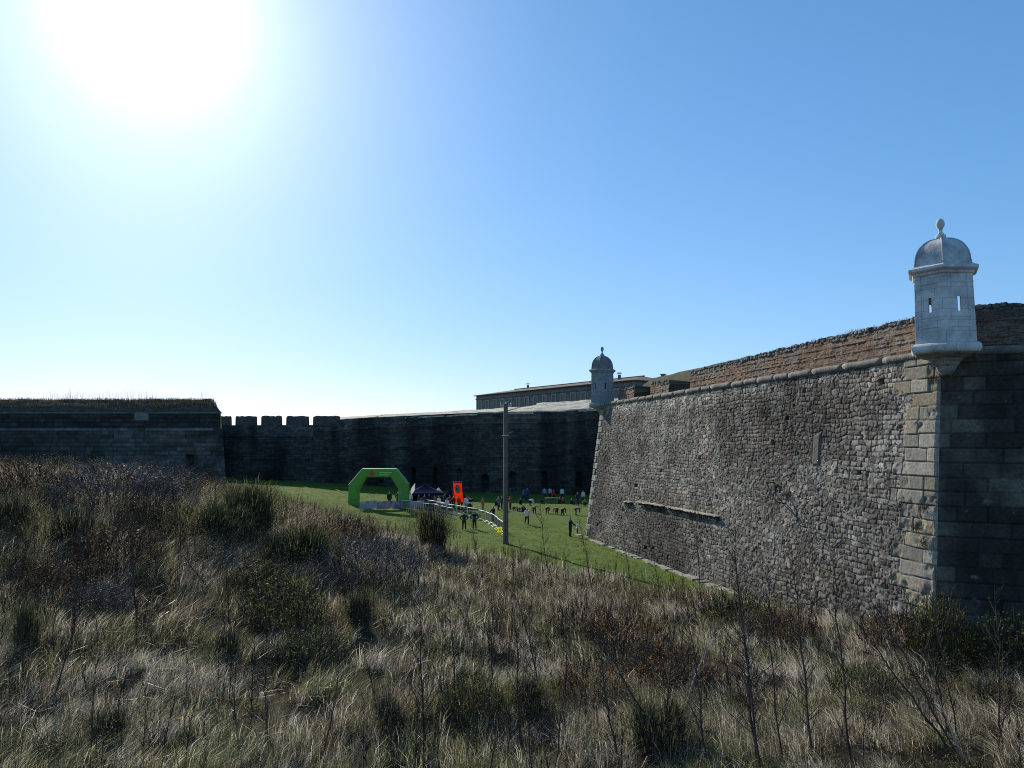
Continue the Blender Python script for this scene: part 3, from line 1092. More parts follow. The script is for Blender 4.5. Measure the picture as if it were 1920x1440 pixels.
# ---- barrack building far behind
A = Vector((at(893, 743, 190).x, 190, 0)); Bp = Vector((at(1187, 713, 142.5).x, 142.5, 0))
ZE = at(893, 743, 190).z
dB = (Bp - A).normalized(); LB = (Bp - A).length
nB = Vector((dB.y, -dB.x, 0))
rzB = math.atan2(dB.y, dB.x)
bar = empty("barrack", A, rzB, "long brown tiled barrack block rising behind the far curtain wall", "building")
b = MB(); b.box((LB / 2, 7, ZE / 2 + 2), (LB, 14, ZE - 4)); b.build("wall", M['barrack'], bar)
b = MB(); b.box((LB / 2, -.12, ZE - .75), (LB, .24, .3)); b.build("string_course", M['barrack'], bar)
b = MB()
ov = .5; rise = 1.5
e = [(-ov, -ov), (LB + ov, -ov), (LB + ov, 14 + ov), (-ov, 14 + ov)]
vs = [(x, y, ZE) for x, y in e] + [(x, y, ZE + .18) for x, y in e] + [(7, 7, ZE + rise), (LB - 5, 7, ZE + rise)]
b.add(vs, [(0, 3, 2, 1), (0, 1, 5, 4), (1, 2, 6, 5), (2, 3, 7, 6), (3, 0, 4, 7), (4, 5, 9, 8), (5, 6, 9), (6, 7, 8, 9), (7, 4, 8)])
rf = b.build("roof", M['roof'], bar)
b = MB(); b.tube([(6.5, 7, ZE + rise + .05), (LB - 4.5, 7, ZE + rise + .05)], .16, 8); b.build("ridge_tile", M['roof'], rf)
for (x, y, h, w) in ((13, 6.5, .9, .4), (LB - 9.5, 5, .8, .45)):
    b = MB(); b.box((x, y, ZE + rise + h / 2 - .5), (w, w, h + .6)); b.box((x, y, ZE + rise + h + .2 - .1), (w * 1.5, w * 1.5, .18))
    b.build("chimney", M['barrack'], rf)
kx = 2.0
i = 0
rw = random.Random(5)
while kx < LB - 2:
    zc_ = ZE - 2.35
    fr = MB()
    w, h = 1.15, 1.9
    for (cx, cz, sx, szz) in ((-w / 2 - .14, 0, .28, h + .56), (w / 2 + .14, 0, .28, h + .56), (0, h / 2 + .14, w, .28), (0, -h / 2 - .14, w, .28)):
        fr.box((kx + cx, -.03, zc_ + cz), (sx, .16, szz))
    fo = fr.build("window", M['frame'], bar)
    pn = MB(); pn.box((kx, -.005, zc_), (w, .03, h))
    pn.build("pane" if rw.random() < .45 else "shutter", M['pane'] if rw.random() < .45 else M['shutter'], fo)
    kx += 3.35; i += 1
# a lower roof beyond it at the right
A2 = at(1188, 716, 150)
b = MB()
rt = empty("annex_building", (A2.x, A2.y, 0), rzB, "low roofed annex with stubby chimneys just right of the barrack roof", "building")
b = MB(); b.box((6, 5, A2.z / 2 - .4), (14, 9, A2.z - .4)); b.build("wall", M['barrack'], rt)
b = MB(); b.prism([(-1.2, .2, A2.z - .6), (-1.2, 10, A2.z - .6), (-1.2, 5, A2.z + 1.0)], (14.5, 0, 0)); rf2 = b.build("roof", M['roof'], rt)
b = MB(); b.box((3.5, 4.5, A2.z + 1.0), (.6, .6, .7)); b.box((3.5, 4.5, A2.z + 1.42), (.9, .9, .15)); b.build("chimney", M['barrack'], rf2)
b = MB(); b.box((10, 4.5, A2.z + 1.1), (.6, .6, .8)); b.box((10, 4.5, A2.z + 1.57), (.9, .9, .15)); b.build("chimney", M['barrack'], rf2)

# ================================================================== THINGS ON THE MOAT FLOOR
# ---- concrete pole
pb = at(948, 1016, 63.5)
pz = Hs(pb.x, pb.y)
pole = empty("utility_pole", (pb.x, pb.y, pz), R(12), "tall square concrete pole standing alone on the lawn in front of the curtain wall", "utility pole")
b = MB()
HP = at(945, 757, 63.5).z - pz
wb, wt = .235, .175
vs = []
for z, w in ((-.6, wb), (HP, wt)):
    for k in range(8):
        a = R(45 * k + 22.5)
        c_, s_ = math.cos(a), math.sin(a)
        m_ = max(abs(c_), abs(s_))
        vs.append((c_ / m_ * w * .95, s_ / m_ * w * .95, z))
b.add(vs, [(k, (k + 1) % 8, (k + 1) % 8 + 8, k + 8) for k in range(8)] + [tuple(range(7, -1, -1)), tuple(range(8, 16))])
b.build("post", M['concrete'], pole)
b = MB(); b.box((0, 0, HP - .18), (.95, .09, .09)); b.box((0, 0, HP + .02), (.12, .12, .3)); b.build("crossarm", M['steel'], pole)
for x in (-.42, .42):
    b = MB(); b.rings([(.035, 0), (.06, .03), (.035, .07), (.065, .10), (.035, .15), (.02, .2)], 10, 0, (x, 0, HP - .13)); b.build("insulator", M['ceramic'], pole, True)
b = MB(); b.tube([(0, 0, HP - 2.55), (.35, .0, HP - 2.35), (.62, 0, HP - 2.3)], .03, 6); b.build("hook", M['steel'], pole)
b = MB(); b.box((0, 0, HP - 2.6), (.47, .47, .07)); b.build("clamp", M['steel'], pole)

# cable drooping from pole to bastion; the stretch down the wall models a shadow
p0 = Vector((pb.x, pb.y, pz + HP - 2.3)) + Vector((.6, .1, 0))
ue, ze = wall_uv(1133, 842)
q_ = W0 + d1 * ue + n1 * (BAT * (ZC - ze) / 12 + .25)
p1 = Vector((*q_, ze))
ug, zg = wall_uv(1212, 1036)
q_ = W0 + d1 * ug + n1 * (BAT * (ZC - zg) / 12 + .28)
p2 = Vector((*q_, zg))
b = MB()
pts = [p0.lerp(p1, t) - Vector((0, 0, 1.1 * 4 * t * (1 - t))) for t in np.linspace(0, 1, 22)]
pts += [p1.lerp(p2, t) - Vector((0, 0, .35 * 4 * t * (1 - t))) for t in np.linspace(0, 1, 16)][1:]
b.tube(pts, .022, 5)
tag(b.build("cable", M['black_cloth']), "thin black cable from the concrete pole with a shadow line modelled down the sunlit bastion", "cable")

# ---- inflatable finish arch
gl, gr_ = ground(664, 951), ground(758, 951)
YA = (gl.y + gr_.y) / 2
AW = at(767, 920, YA).x - at(654, 920, YA).x
zb0 = min(gl.z, gr_.z)
ah = at(700, 878, YA).z - zb0
arch = empty("inflatable_arch", ((at(767, 920, YA).x + at(654, 920, YA).x) / 2, YA, zb0), R(-3), "bright green inflatable race arch standing on the lawn", "inflatable arch")
hw = AW / 2
tk_ = 1.2
k_ = .26
outer = [(-hw, 0), (-hw, ah * .61), (-hw + 1.62, ah), (hw - 1.42, ah), (hw, ah * .63), (hw, 0)]
inner = [(hw - tk_ * .98, 0), (hw - tk_ * .98, ah * .50), (hw - 2.05, ah - tk_ * .86), (-hw + 2.05, ah - tk_ * .86), (-hw + tk_ * .98, ah * .47), (-hw + tk_ * .98, 0)]
# rounded fabric tube: inset front/back profiles
def arch_ring(ins, y):
    # shrink outline towards the tube's middle
    o_, i_ = np.array(outer), np.array(inner[::-1])
    mid_ = (o_ + i_) / 2
    f = 1 - ins
    return [(mid_[k] + (o_[k] - mid_[k]) * f) for k in range(6)], [(mid_[k] + (i_[k] - mid_[k]) * f) for k in range(6)], y
b = MB()
rings_ = [arch_ring(.30, -.62), arch_ring(.10, -.56), arch_ring(0, -.36), arch_ring(0, .36), arch_ring(.10, .56), arch_ring(.30, .62)]
vs, fs = [], []
for o_, i_, y in rings_:
    vs += [(p[0], y, p[1]) for p in o_] + [(p[0], y, p[1]) for p in i_]
for r in range(len(rings_) - 1):
    for k in range(5):
        a = r * 12
        fs.append((a + k, a + k + 1, a + 12 + k + 1, a + 12 + k))
        fs.append((a + 6 + k, a + 12 + 6 + k, a + 12 + 6 + k + 1, a + 6 + k + 1))
    fs.append((r * 12, r * 12 + 12, r * 12 + 18, r * 12 + 6))
    fs.append((r * 12 + 5, r * 12 + 11, r * 12 + 23, r * 12 + 17))
for k in range(5):
    fs.append((k, k + 6, k + 7, k + 1))
    q_ = (len(rings_) - 1) * 12
    fs.append((q_ + k, q_ + k + 1, q_ + k + 7, q_ + k + 6))
b.add(vs, fs)
b.build("arch_tube", M['green_pvc'], arch)
b = MB()
cxm, czm = -hw + 2.78, ah - .60
b.add([(cxm, -.632, czm)] + [(cxm + .28 * math.cos(a), -.632, czm + .32 * math.sin(a)) for a in np.linspace(0, 2 * math.pi, 25)[:-1]], [(0, 1 + k, 1 + (k + 1) % 24) for k in range(24)])
b.build("round_emblem", M['red_ink'], arch)
b = MB()
for x0, w_, z_, h_ in ((.15, 1.45, ah - .48, .10), (.15, 1.2, ah - .72, .10)):
    b.box((x0 + w_ / 2, -.628, z_), (w_, .012, h_))
b.build("printed_lines", M['pale_ink'], arch)["kind"] = "stuff"
for sx in (-1, 1):
    b = MB(); b.box((sx * (hw - .6), 0, .06), (1.32, 1.3, .14)); b.build("base_pad", M['black_cloth'], arch, bevel=.03)

# advertising banners along the foot of the arch
bn0, bn1 = ground(674, 957), ground(795, 955)
nb = 4
for k in range(nb):
    a = bn0.lerp(bn1, k / nb); c_ = bn0.lerp(bn1, (k + 1) / nb)
    L_ = (c_ - a).length
    mid_ = (a + c_) / 2
    lab = ["pale grey mesh banner at the left foot of the green arch", "pinkish grey mesh banner under the middle of the green arch",
           "dusky purple mesh banner under the right half of the green arch", "grey printed mesh banner just right of the green arch"][k]
    e_ = empty("fence_banner", (mid_.x, mid_.y, Hs(mid_.x, mid_.y)), math.atan2(c_.y - a.y, c_.x - a.x), lab, "banner", "mesh banners below the arch")
    bb = MB()
    n_ = 12
    vs = []
    for i_ in range(n_ + 1):
        x = -L_ / 2 + .03 + (L_ - .06) * i_ / n_
        yv = .05 * math.sin(i_ * 1.3 + k)
        vs += [(x, yv, .12), (x, yv, 1.0), (x, yv + .01, 1.0), (x, yv + .01, .12)]
    fs = []
    for i_ in range(n_):
        for q_ in range(4):
            fs.append((i_ * 4 + q_, i_ * 4 + 4 + q_, i_ * 4 + 4 + (q_ + 1) % 4, i_ * 4 + (q_ + 1) % 4))
    bb.add(vs, fs)
    cm = [(.42, .42, .46), (.40, .27, .30), (.24, .22, .33), (.45, .45, .50)][k]
    bb.build("cloth", mat("banner_cloth", cm, .7, 1.5, .4, .05, dirt=(.55, .5, .55), dscale=1.6, damt=.5), e_)
    bb = MB()
    for x in (-L_ / 2 + .05, L_ / 2 - .05): bb.tube([(x, .03, -.1), (x, .03, 1.05)], .022, 6)
    bb.build("stake", M['steel'], e_)["kind"] = "stuff"

# ---- crowd barriers of the finish lane
bar_proto = {}


def barrier(a, c_, label, grp):
    L_ = 2.2
    if not bar_proto:
        root = empty("crowd_barrier", (0, 0, 0))
        bb = MB()
        bb.tube([(-1.08, 0, .12), (-1.08, 0, 1.0), (-1.0, 0, 1.08), (1.0, 0, 1.08), (1.08, 0, 1.0), (1.08, 0, .12)], .034, 8)
        bb.build("top_rail", M['white_paint'], root, True)
        bb = MB(); bb.tube([(-1.08, 0, .2), (1.08, 0, .2)], .034, 8); bb.build("bottom_rail", M['white_paint'], root, True)
        bb = MB()
        for i_ in range(14):
            x = -1.0 + 2.0 * i_ / 13
            bb.tube([(x, 0, .2), (x, 0, 1.07)], .011, 4)
        bb.build("bars", M['mesh_panel'], root)["kind"] = "stuff"
        for x in (-.8, .8):
            bb = MB(); bb.tube([(x, -.3, .02), (x, 0, .16), (x, .3, .02)], .02, 6); bb.build("foot", M['steel'], root)
        bar_proto['r'] = root
        o = root
    else:
        o = copy_tree(bar_proto['r'])
    mid_ = (a + c_) / 2
    o.location = (mid_.x, mid_.y, Hs(mid_.x, mid_.y))
    o.rotation_euler.z = math.atan2(c_.y - a.y, c_.x - a.x)
    tag(o, label, "crowd barrier", grp)
    o.scale = ((c_ - a).length / 2.2, 1, 1)


def barrier_run(px_pts, n, labels, grp):
    g = [ground(*p) for p in px_pts]
    seg = [0]
    for i_ in range(len(g) - 1): seg.append(seg[-1] + (g[i_ + 1] - g[i_]).length)
    def pos(d):
        d = min(max(d, 0), seg[-1])
        i_ = max(k for k in range(len(seg)) if seg[k] <= d + 1e-6)
        i_ = min(i_, len(seg) - 2)
        return g[i_].lerp(g[i_ + 1], (d - seg[i_]) / (seg[i_ + 1] - seg[i_]))
    for k in range(n):
        barrier(pos(seg[-1] * k / n), pos(seg[-1] * (k + 1) / n), labels[k], grp)


ordn = ["first", "second", "third", "fourth", "fifth", "sixth", "seventh", "eighth", "ninth", "tenth", "eleventh", "twelfth"]
barrier_run([(752, 956), (815, 964), (851, 973)], 6, [f"white railed barrier, {ordn[k]} from the green arch in the nearer row" for k in range(6)], "nearer row of white crowd barriers")
barrier_run([(788, 951), (848, 965), (905, 976), (926, 986), (946, 1003)], 12, [f"white railed barrier, {ordn[k]} from the blue canopy in the farther row" for k in range(12)], "farther row of white crowd barriers")

# yellow sign hanging on the last barrier
p = ground(940, 1004)
e_ = empty("yellow_sign", (p.x - .12, p.y - .25, p.z), R(14), "small bright yellow sign at the barrier end beside the concrete pole", "sign")
b = MB(); b.box((0, 0, .52), (.40, .02, .48)); b.build("board", M['yellow'], e_, bevel=.004)
b = MB()
for z_ in (.62, .52, .44): b.box((0.02, -.013, z_), (.2, .004, .03))
b.build("markings", M['shutter'], e_)["kind"] = "stuff"
b = MB(); b.tube([(0, .02, -.1), (0, .02, .76)], .018, 6); b.build("stake", M['steel'], e_)

# ---- canopies, tables, flags
def canopy(px, py, wpx, top_py, label, cloth, rz=0, legs=True, low=False):
    g = ground(px, py)
    s = g.y / F
    W_ = wpx * s
    Ht = at(px, top_py, g.y).z - g.z
    e_ = empty("canopy_tent", g, rz, label, "canopy tent", "canopy tents by the finish lane")
    eh = Ht * (.64 if not low else .35)
    b = MB()
    n_ = 6
    vs, fs = [], []
    for r_ in range(5):      # four-sided sagging roof
        f_ = r_ / 4
        hwid = W_ / 2 * (1 - f_)
        z_ = eh + (Ht - eh) * (f_ ** 1.35)
        vs += [(-hwid, -hwid, z_), (hwid, -hwid, z_), (hwid, hwid, z_), (-hwid, hwid, z_)]
    for r_ in range(4):
        for k in range(4):
            fs.append((r_ * 4 + k, r_ * 4 + (k + 1) % 4, r_ * 4 + 4 + (k + 1) % 4, r_ * 4 + 4 + k))
    b.add(vs, fs)
    hwid = W_ / 2
    for a, c_ in (((-hwid, -hwid), (hwid, -hwid)), ((hwid, -hwid), (hwid, hwid)), ((hwid, hwid), (-hwid, hwid)), ((-hwid, hwid), (-hwid, -hwid))):
        b.add([(*a, eh), (*c_, eh), (*c_, eh - .26), (*a, eh - .26)], [(0, 1, 2, 3)])
    b.build("roof", cloth, e_)
    for sx in (-1, 1):
        for sy in (-1, 1):
            b = MB(); b.tube([(sx * (hwid - .06), sy * (hwid - .06), -.05), (sx * (hwid - .06), sy * (hwid - .06), eh)], .028, 6)
            b.build("leg", M['steel'], e_)
    return e_, W_, Ht, eh, g


e_, W_, Ht, eh, g = canopy(797, 949, 66, 908, "dark blue canopy tent just right of the green arch", M['navy_cloth'], R(8))
b = MB(); hwid = W_ / 2
b.box((0, hwid - .05, eh / 2), (W_ - .15, .03, eh)); b.box((-hwid + .05, 0, eh / 2), (.03, W_ - .2, eh)); b.build("side_wall", M['navy_cloth'], e_)
canopy(870, 953, 30, 926, "low black canopy tent right of the orange flag", M['black_cloth'], R(-6), low=False)
canopy(822, 950, 22, 914, "small white canopy tent between the blue tent and the orange flag", M['white_cloth'], R(20))
canopy(845, 951, 20, 917, "small dark canopy tent right behind the orange flag", M['black_cloth'], R(-15))


def table(px, py, label, m):
    g = ground(px, py)
    e_ = empty("folding_table", g, R(10), label, "table", "folding tables by the finish lane")
    b = MB(); b.box((0, 0, .74), (1.8, .75, .04)); b.build("tabletop", m, e_)
    for sx in (-.8, .8):
        for sy in (-.3, .3):
            b = MB(); b.tube([(sx, sy, 0), (sx, sy, .73)], .018, 5); b.build("leg", M['steel'], e_)


table(808, 952, "white folding table in front of the blue canopy tent", M['white_cloth'])
table(826, 956, "grey folding table left of the orange flag", M['frame'])
table(1034, 944, "low dark folding table in the shade near the red shirted person", M['shutter'])

# white sail flag
g = ground(768, 950)
e_ = empty("sail_flag", g, R(10), "white sail shaped flag leaning out above the blue canopy", "flag")
top = at(776, 906, g.y).z - g.z
b = MB(); b.tube([(0, 0, -.1), (0, 0, top * .5), (.15, 0, top * .75), (.62, 0, top)], [.03, .026, .02, .012], 6); b.build("pole", M['steel'], e_)
b = MB()
pr = [(.06, top * .56), (.18, top * .76), (.40, top * .90), (.64, top * .99), (.62, top * .82), (.60, top * .70), (.40, top * .58), (.20, top * .52)]
b.prism([(x, -.03 + .05 * math.sin(i_), z) for i_, (x, z) in enumerate(pr)], (0, .03, 0))
b.build("cloth", M['white_cloth'], e_)

# orange flag with round black and white emblem
g = ground(858, 957)
zt, zb_ = at(857, 903, g.y).z - g.z, at(857, 940, g.y).z - g.z
wf = 15.5 * g.y / F
e_ = empty("banner_flag", g, R(6), "tall orange flag with a round black and white emblem above the crowd", "flag")
b = MB(); b.tube([(-wf / 2 - .04, 0, -.1), (-wf / 2 - .04, 0, zt + .05)], .03, 6); b.tube([(-wf / 2 - .04, 0, zt + .02), (wf / 2, 0, zt + .02)], .02, 6); b.build("pole", M['steel'], e_)
b = MB()
n_, mz = 8, 12
vs, fs = [], []
for i_ in range(n_ + 1):
    for j_ in range(mz + 1):
        f_, h_ = i_ / n_, j_ / mz
        z_ = zt - (zt - zb_) * h_ - .14 * f_ * (h_ > .9)
        vs.append((-wf / 2 + wf * f_ + .22 * h_ * h_, -.07 * math.sin(f_ * 5 + h_ * 3) * h_, z_))
for i_ in range(n_):
    for j_ in range(mz):
        a = i_ * (mz + 1) + j_
        fs.append((a, a + mz + 1, a + mz + 2, a + 1))
b.add(vs, fs)
cl = b.build("cloth", M['orange_cloth'], e_)
cl.data.materials.append(M['dark_red_cloth'])
for p_ in cl.data.polygons:
    if p_.center.z > zt - .18: p_.material_index = 1
sd_ = cl.modifiers.new("thickness", 'SOLIDIFY'); sd_.thickness = .012
zc_ = zt - (zt - zb_) * .36
def disc(r_, y_, sx=1.0, r_in=0):
    b = MB()
    n_ = 24
    if r_in:
        vs = [(r_ * sx * math.cos(a), y_, zc_ + r_ * math.sin(a)) for a in np.linspace(0, 2 * math.pi, n_ + 1)[:-1]] + [(r_in * sx * math.cos(a), y_, zc_ + r_in * math.sin(a)) for a in np.linspace(0, 2 * math.pi, n_ + 1)[:-1]]
        b.add(vs, [(k, (k + 1) % n_, (k + 1) % n_ + n_, k + n_) for k in range(n_)])
    else:
        b.add([(r_ * sx * math.cos(a), y_, zc_ + r_ * math.sin(a)) for a in np.linspace(0, 2 * math.pi, n_ + 1)[:-1]], [tuple(range(n_))])
    return b
em = disc(.50, -.095, .62).build("emblem", M['black_cloth'], cl)
disc(.42, -.105, .62, .30).build("emblem_ring", M['white_cloth'], cl)
b = MB(); b.box((.03, -.108, zc_), (.09, .006, .5)); b.box((-.04, -.108, zc_ + .16), (.14, .006, .08)); b.build("emblem_mark", M['white_cloth'], cl)


# ---- people
J0 = dict(pel=(0, 0, .96, .145), spi=(0, -.01, 1.14, .125), che=(0, -.01, 1.34, .15), nec=(0, 0, 1.50, .058), hd0=(0, -.015, 1.575, .078),
          hd1=(0, -.01, 1.655, .10), hd2=(0, .005, 1.725, .072), nos=(0, -.115, 1.63, .018),
          shl=(.19, 0, 1.42, .068), ell=(.25, .02, 1.14, .047), wrl=(.26, -.06, .90, .032), hal=(.26, -.09, .82, .036),
          hil=(.10, 0, .88, .105), knl=(.11, -.03, .50, .066), anl=(.11, .02, .09, .044), tol=(.12, -.14, .045, .04))
BONES = [('pel', 'spi'), ('spi', 'che'), ('che', 'nec'), ('nec', 'hd0'), ('hd0', 'hd1'), ('hd1', 'hd2'), ('hd1', 'nos')]
for s_ in 'lr':
    BONES += [('che', 'sh' + s_), ('sh' + s_, 'el' + s_), ('el' + s_, 'wr' + s_), ('wr' + s_, 'ha' + s_), ('pel', 'hi' + s_), ('hi' + s_, 'kn' + s_), ('kn' + s_, 'an' + s_), ('an' + s_, 'to' + s_)]
for k in list(J0):
    if k[-1] == 'l' and k[:2] in ('sh', 'el', 'wr', 'ha', 'hi', 'kn', 'an', 'to') and k != 'nel':
        x, y, z, r = J0[k]
        J0[k[:2] + 'r'] = (-x, y, z, r)


def up(j, **kw):
    d = dict(j)
    for k, v_ in kw.items(): d[k] = (*v_, j[k][3])
    return d


def upper(j, ang, base, dz=0):
    """lean everything above the pelvis forwards (towards -Y) by ang"""
    d = dict(j)
    c_, s_ = math.cos(ang), math.sin(ang)
    for k in j:
        if k in ('spi', 'che', 'nec', 'hd0', 'hd1', 'hd2', 'nos') or k[:2] in ('sh', 'el', 'wr', 'ha'):
            x, y, z, r = j[k]
            dy, dz_ = y - base[1], z - .96
            d[k] = (x, base[1] + dy * c_ - dz_ * s_, base[2] + dz_ * c_ + dy * s_, r)
    d['pel'] = (*base, j['pel'][3])
    return d


POSE = {}
POSE['stand'] = J0
POSE['hands_hips'] = up(J0, ell=(.40, .05, 1.17), wrl=(.24, -.04, 1.02), hal=(.18, -.09, 1.0), elr=(-.40, .05, 1.17), wrr=(-.24, -.04, 1.02), har=(-.18, -.09, 1.0), knl=(.14, -.03, .5), anl=(.16, .02, .09), tol=(.19, -.13, .045))
POSE['reach'] = up(J0, elr=(-.30, -.14, 1.17), wrr=(-.36, -.36, 1.0), har=(-.38, -.43, .96), ell=(.27, -.05, 1.14), wrl=(.24, -.25, .98), hal=(.22, -.32, .95))
POSE['run'] = up(upper(J0, R(8), (0, 0, .93)), hil=(.10, 0, .86), knl=(.11, -.22, .53), anl=(.11, -.22, .12), tol=(.11, -.38, .09), hir=(-.10, 0, .86), knr=(-.11, .12, .47), anr=(-.11, .42, .24), tor=(-.11, .46, .08),
                 ell=(.27, .12, 1.14), wrl=(.22, -.10, 1.02), hal=(.19, -.17, 1.04), elr=(-.27, -.10, 1.16), wrr=(-.20, -.32, 1.2), har=(-.18, -.38, 1.24))
POSE['walk'] = up(J0, knl=(.11, -.18, .52), anl=(.11, -.22, .11), tol=(.11, -.37, .07), knr=(-.11, .06, .49), anr=(-.11, .30, .13), tor=(-.11, .18, .04), wrl=(.26, .08, .93), hal=(.26, .08, .85), wrr=(-.27, -.20, .95), har=(-.27, -.25, .88))
bend_ = upper(J0, R(78), (0, .12, .84))
POSE['bend'] = up(bend_, hil=(.10, .10, .77), knl=(.12, -.02, .45), anl=(.13, .03, .09), hir=(-.10, .10, .77), knr=(-.12, -.02, .45), anr=(-.13, .03, .09),
                  ell=(.24, -.42, .56), wrl=(.2, -.46, .32), hal=(.19, -.47, .24), elr=(-.24, -.42, .56), wrr=(-.2, -.46, .32), har=(-.19, -.47, .24))
sit_ = upper(J0, R(14), (0, 0, .17))
POSE['sit'] = up(sit_, hil=(.11, -.06, .16), knl=(.16, -.42, .46), anl=(.14, -.66, .10), tol=(.15, -.80, .05), hir=(-.11, -.06, .16), knr=(-.16, -.42, .46), anr=(-.14, -.66, .10), tor=(-.15, -.80, .05),
                 ell=(.28, -.20, .40), wrl=(.2, -.38, .50), hal=(.15, -.44, .52), elr=(-.28, -.20, .40), wrr=(-.2, -.38, .50), har=(-.15, -.44, .52))
cr_ = upper(J0, R(62), (0, .16, .34))
POSE['crouch'] = up(cr_, hil=(.11, .08, .32), knl=(.20, -.32, .50), anl=(.17, -.02, .09), tol=(.19, -.18, .045), hir=(-.11, .08, .32), knr=(-.20, -.32, .50), anr=(-.17, -.02, .09), tor=(-.19, -.18, .045),
                    ell=(.27, -.40, .36), wrl=(.17, -.52, .18), hal=(.14, -.55, .10), elr=(-.27, -.40, .36), wrr=(-.17, -.52, .18), har=(-.14, -.55, .10))

proto_people = {}


def build_person(pose):
    """one continuous skinned body, with jacket, trousers, shoes and hair as clothing children"""
    j = POSE[pose]
    names = list(j)
    vi = {n_: i_ for i_, n_ in enumerate(names)}
    me = bpy.data.meshes.new("body")
    me.from_pydata([j[n_][:3] for n_ in names], [(vi[a], vi[b_]) for a, b_ in BONES], [])
    o = bpy.data.objects.new("body_tmp", me)
    COL.objects.link(o)
    sk = o.modifiers.new("skin", 'SKIN'); sk.use_smooth_shade = True
    for n_ in names:
        sv = me.skin_vertices[0].data[vi[n_]]
        r = j[n_][3]
        sv.radius = (r * (1.22 if n_ in ('che', 'pel', 'spi') else 1), r * (.82 if n_ in ('che', 'pel', 'spi') else 1))
        sv.use_root = n_ == 'pel'
    ss = o.modifiers.new("sub", 'SUBSURF'); ss.levels = 1; ss.render_levels = 1
    dg = bpy.context.evaluated_depsgraph_get()
    ev = o.evaluated_get(dg)
    m2 = bpy.data.meshes.new_from_object(ev)
    bpy.data.objects.remove(o)
    V = np.array([v_.co[:] for v_ in m2.vertices]); Nn = np.array([v_.normal[:] for v_ in m2.vertices])
    # nearest bone for every vertex
    best = np.full(len(V), 1e9); bid = np.zeros(len(V), int); par = np.zeros(len(V))
    for k, (a, b_) in enumerate(BONES):
        A_, B_ = np.array(j[a][:3]), np.array(j[b_][:3])
        t_ = np.clip(((V - A_) @ (B_ - A_)) / max((B_ - A_) @ (B_ - A_), 1e-9), 0, 1)
        rr_ = j[a][3] * (1 - t_) + j[b_][3] * t_
        dd = np.linalg.norm(V - (A_ + t_[:, None] * (B_ - A_)), axis=1) - rr_
        n_ = dd < best
        best[n_] = dd[n_]; bid[n_] = k; par[n_] = t_[n_]
    reg = []
    for k, t_ in zip(bid, par):
        a, b_ = BONES[k]
        if b_ in ('spi', 'che') or b_[:2] in ('sh', 'el', 'wr') or (b_ == 'nec' and t_ < .6): reg.append('top')
        elif b_[:2] in ('hi', 'kn') or (b_[:2] == 'an' and t_ < .9): reg.append('legs')
        elif b_[:2] == 'to' or (b_[:2] == 'an'): reg.append('shoe')
        elif b_ == 'hd2' or (b_ == 'hd1' and t_ > .35): reg.append('hair')
        else: reg.append('skin')
    hd = (np.array(j['hd2'][:3]) - np.array(j['hd0'][:3])); hd /= np.linalg.norm(hd)
    fw = np.array(j['nos'][:3]) - np.array(j['hd1'][:3]); fw /= np.linalg.norm(fw)
    for i_ in range(len(V)):       # the face stays bare
        if reg[i_] == 'hair' and (V[i_] - np.array(j['hd1'][:3])) @ fw > .035 and (V[i_] - np.array(j['hd1'][:3])) @ hd < .05: reg[i_] = 'skin'
    polys = [list(p_.vertices) for p_ in m2.polygons]
    root = empty("person", (0, 0, 0))
    # hands: palm is in the skin, five fingers as tapered chains rooted in it
    hb = MB()
    hb.v = [tuple(v_) for v_ in V]; hb.f = [tuple(p_) for p_ in polys]
    for s_, sg in (('l', 1), ('r', -1)):
        w_, h_ = Vector(j['wr' + s_][:3]), Vector(j['ha' + s_][:3])
        dr = (h_ - w_).normalized()
        side = dr.cross(Vector((sg, 0, 0))).normalized() if abs(dr.x) < .9 else Vector((0, 1, 0))
        crl = side.cross(dr).normalized() * -sg
        for q_, (of, ln) in enumerate(((-.027, .062), (-.009, .076), (.010, .072), (.027, .055))):
            a = h_ + side * of + dr * .015
            hb.tube([a, a + dr * ln * .55 + crl * .004, a + dr * ln * .85 + crl * .022, a + dr * ln * .95 + crl * .038], [.0095, .009, .008, .006], 6)
        a = h_ - dr * .02 - side * .028
        hb.tube([a, a - side * .028 + dr * .022 + crl * .008, a - side * .036 + dr * .05 + crl * .018], [.011, .0095, .007], 6)
    body = hb.build("body", M['skin'], root, True)
    for nm, rg, inf, mm in (("jacket", 'top', .022, M['cloth_black']), ("trousers", 'legs', .018, M['cloth_black']), ("shoes", 'shoe', .012, M['shoe']), ("hair", 'hair', .014, M['hair'])):
        keep = [p_ for p_ in polys if sum(reg[i_] == rg for i_ in p_) * 2 >= len(p_)]
        if nm == "trousers":
            pel_ = [p_ for p_ in polys if all(BONES[bid[i_]][1] in ('spi',) and par[i_] < .3 for i_ in p_)]
            keep += pel_
        used = sorted({i_ for p_ in keep for i_ in p_})
        mp_ = {a: k for k, a in enumerate(used)}
        bb = MB(); bb.add([V[i_] + Nn[i_] * inf for i_ in used], [tuple(mp_[i_] for i_ in p_) for p_ in keep])
        bb.build(nm, mm, root, True)
    bpy.data.meshes.remove(m2)
    return root


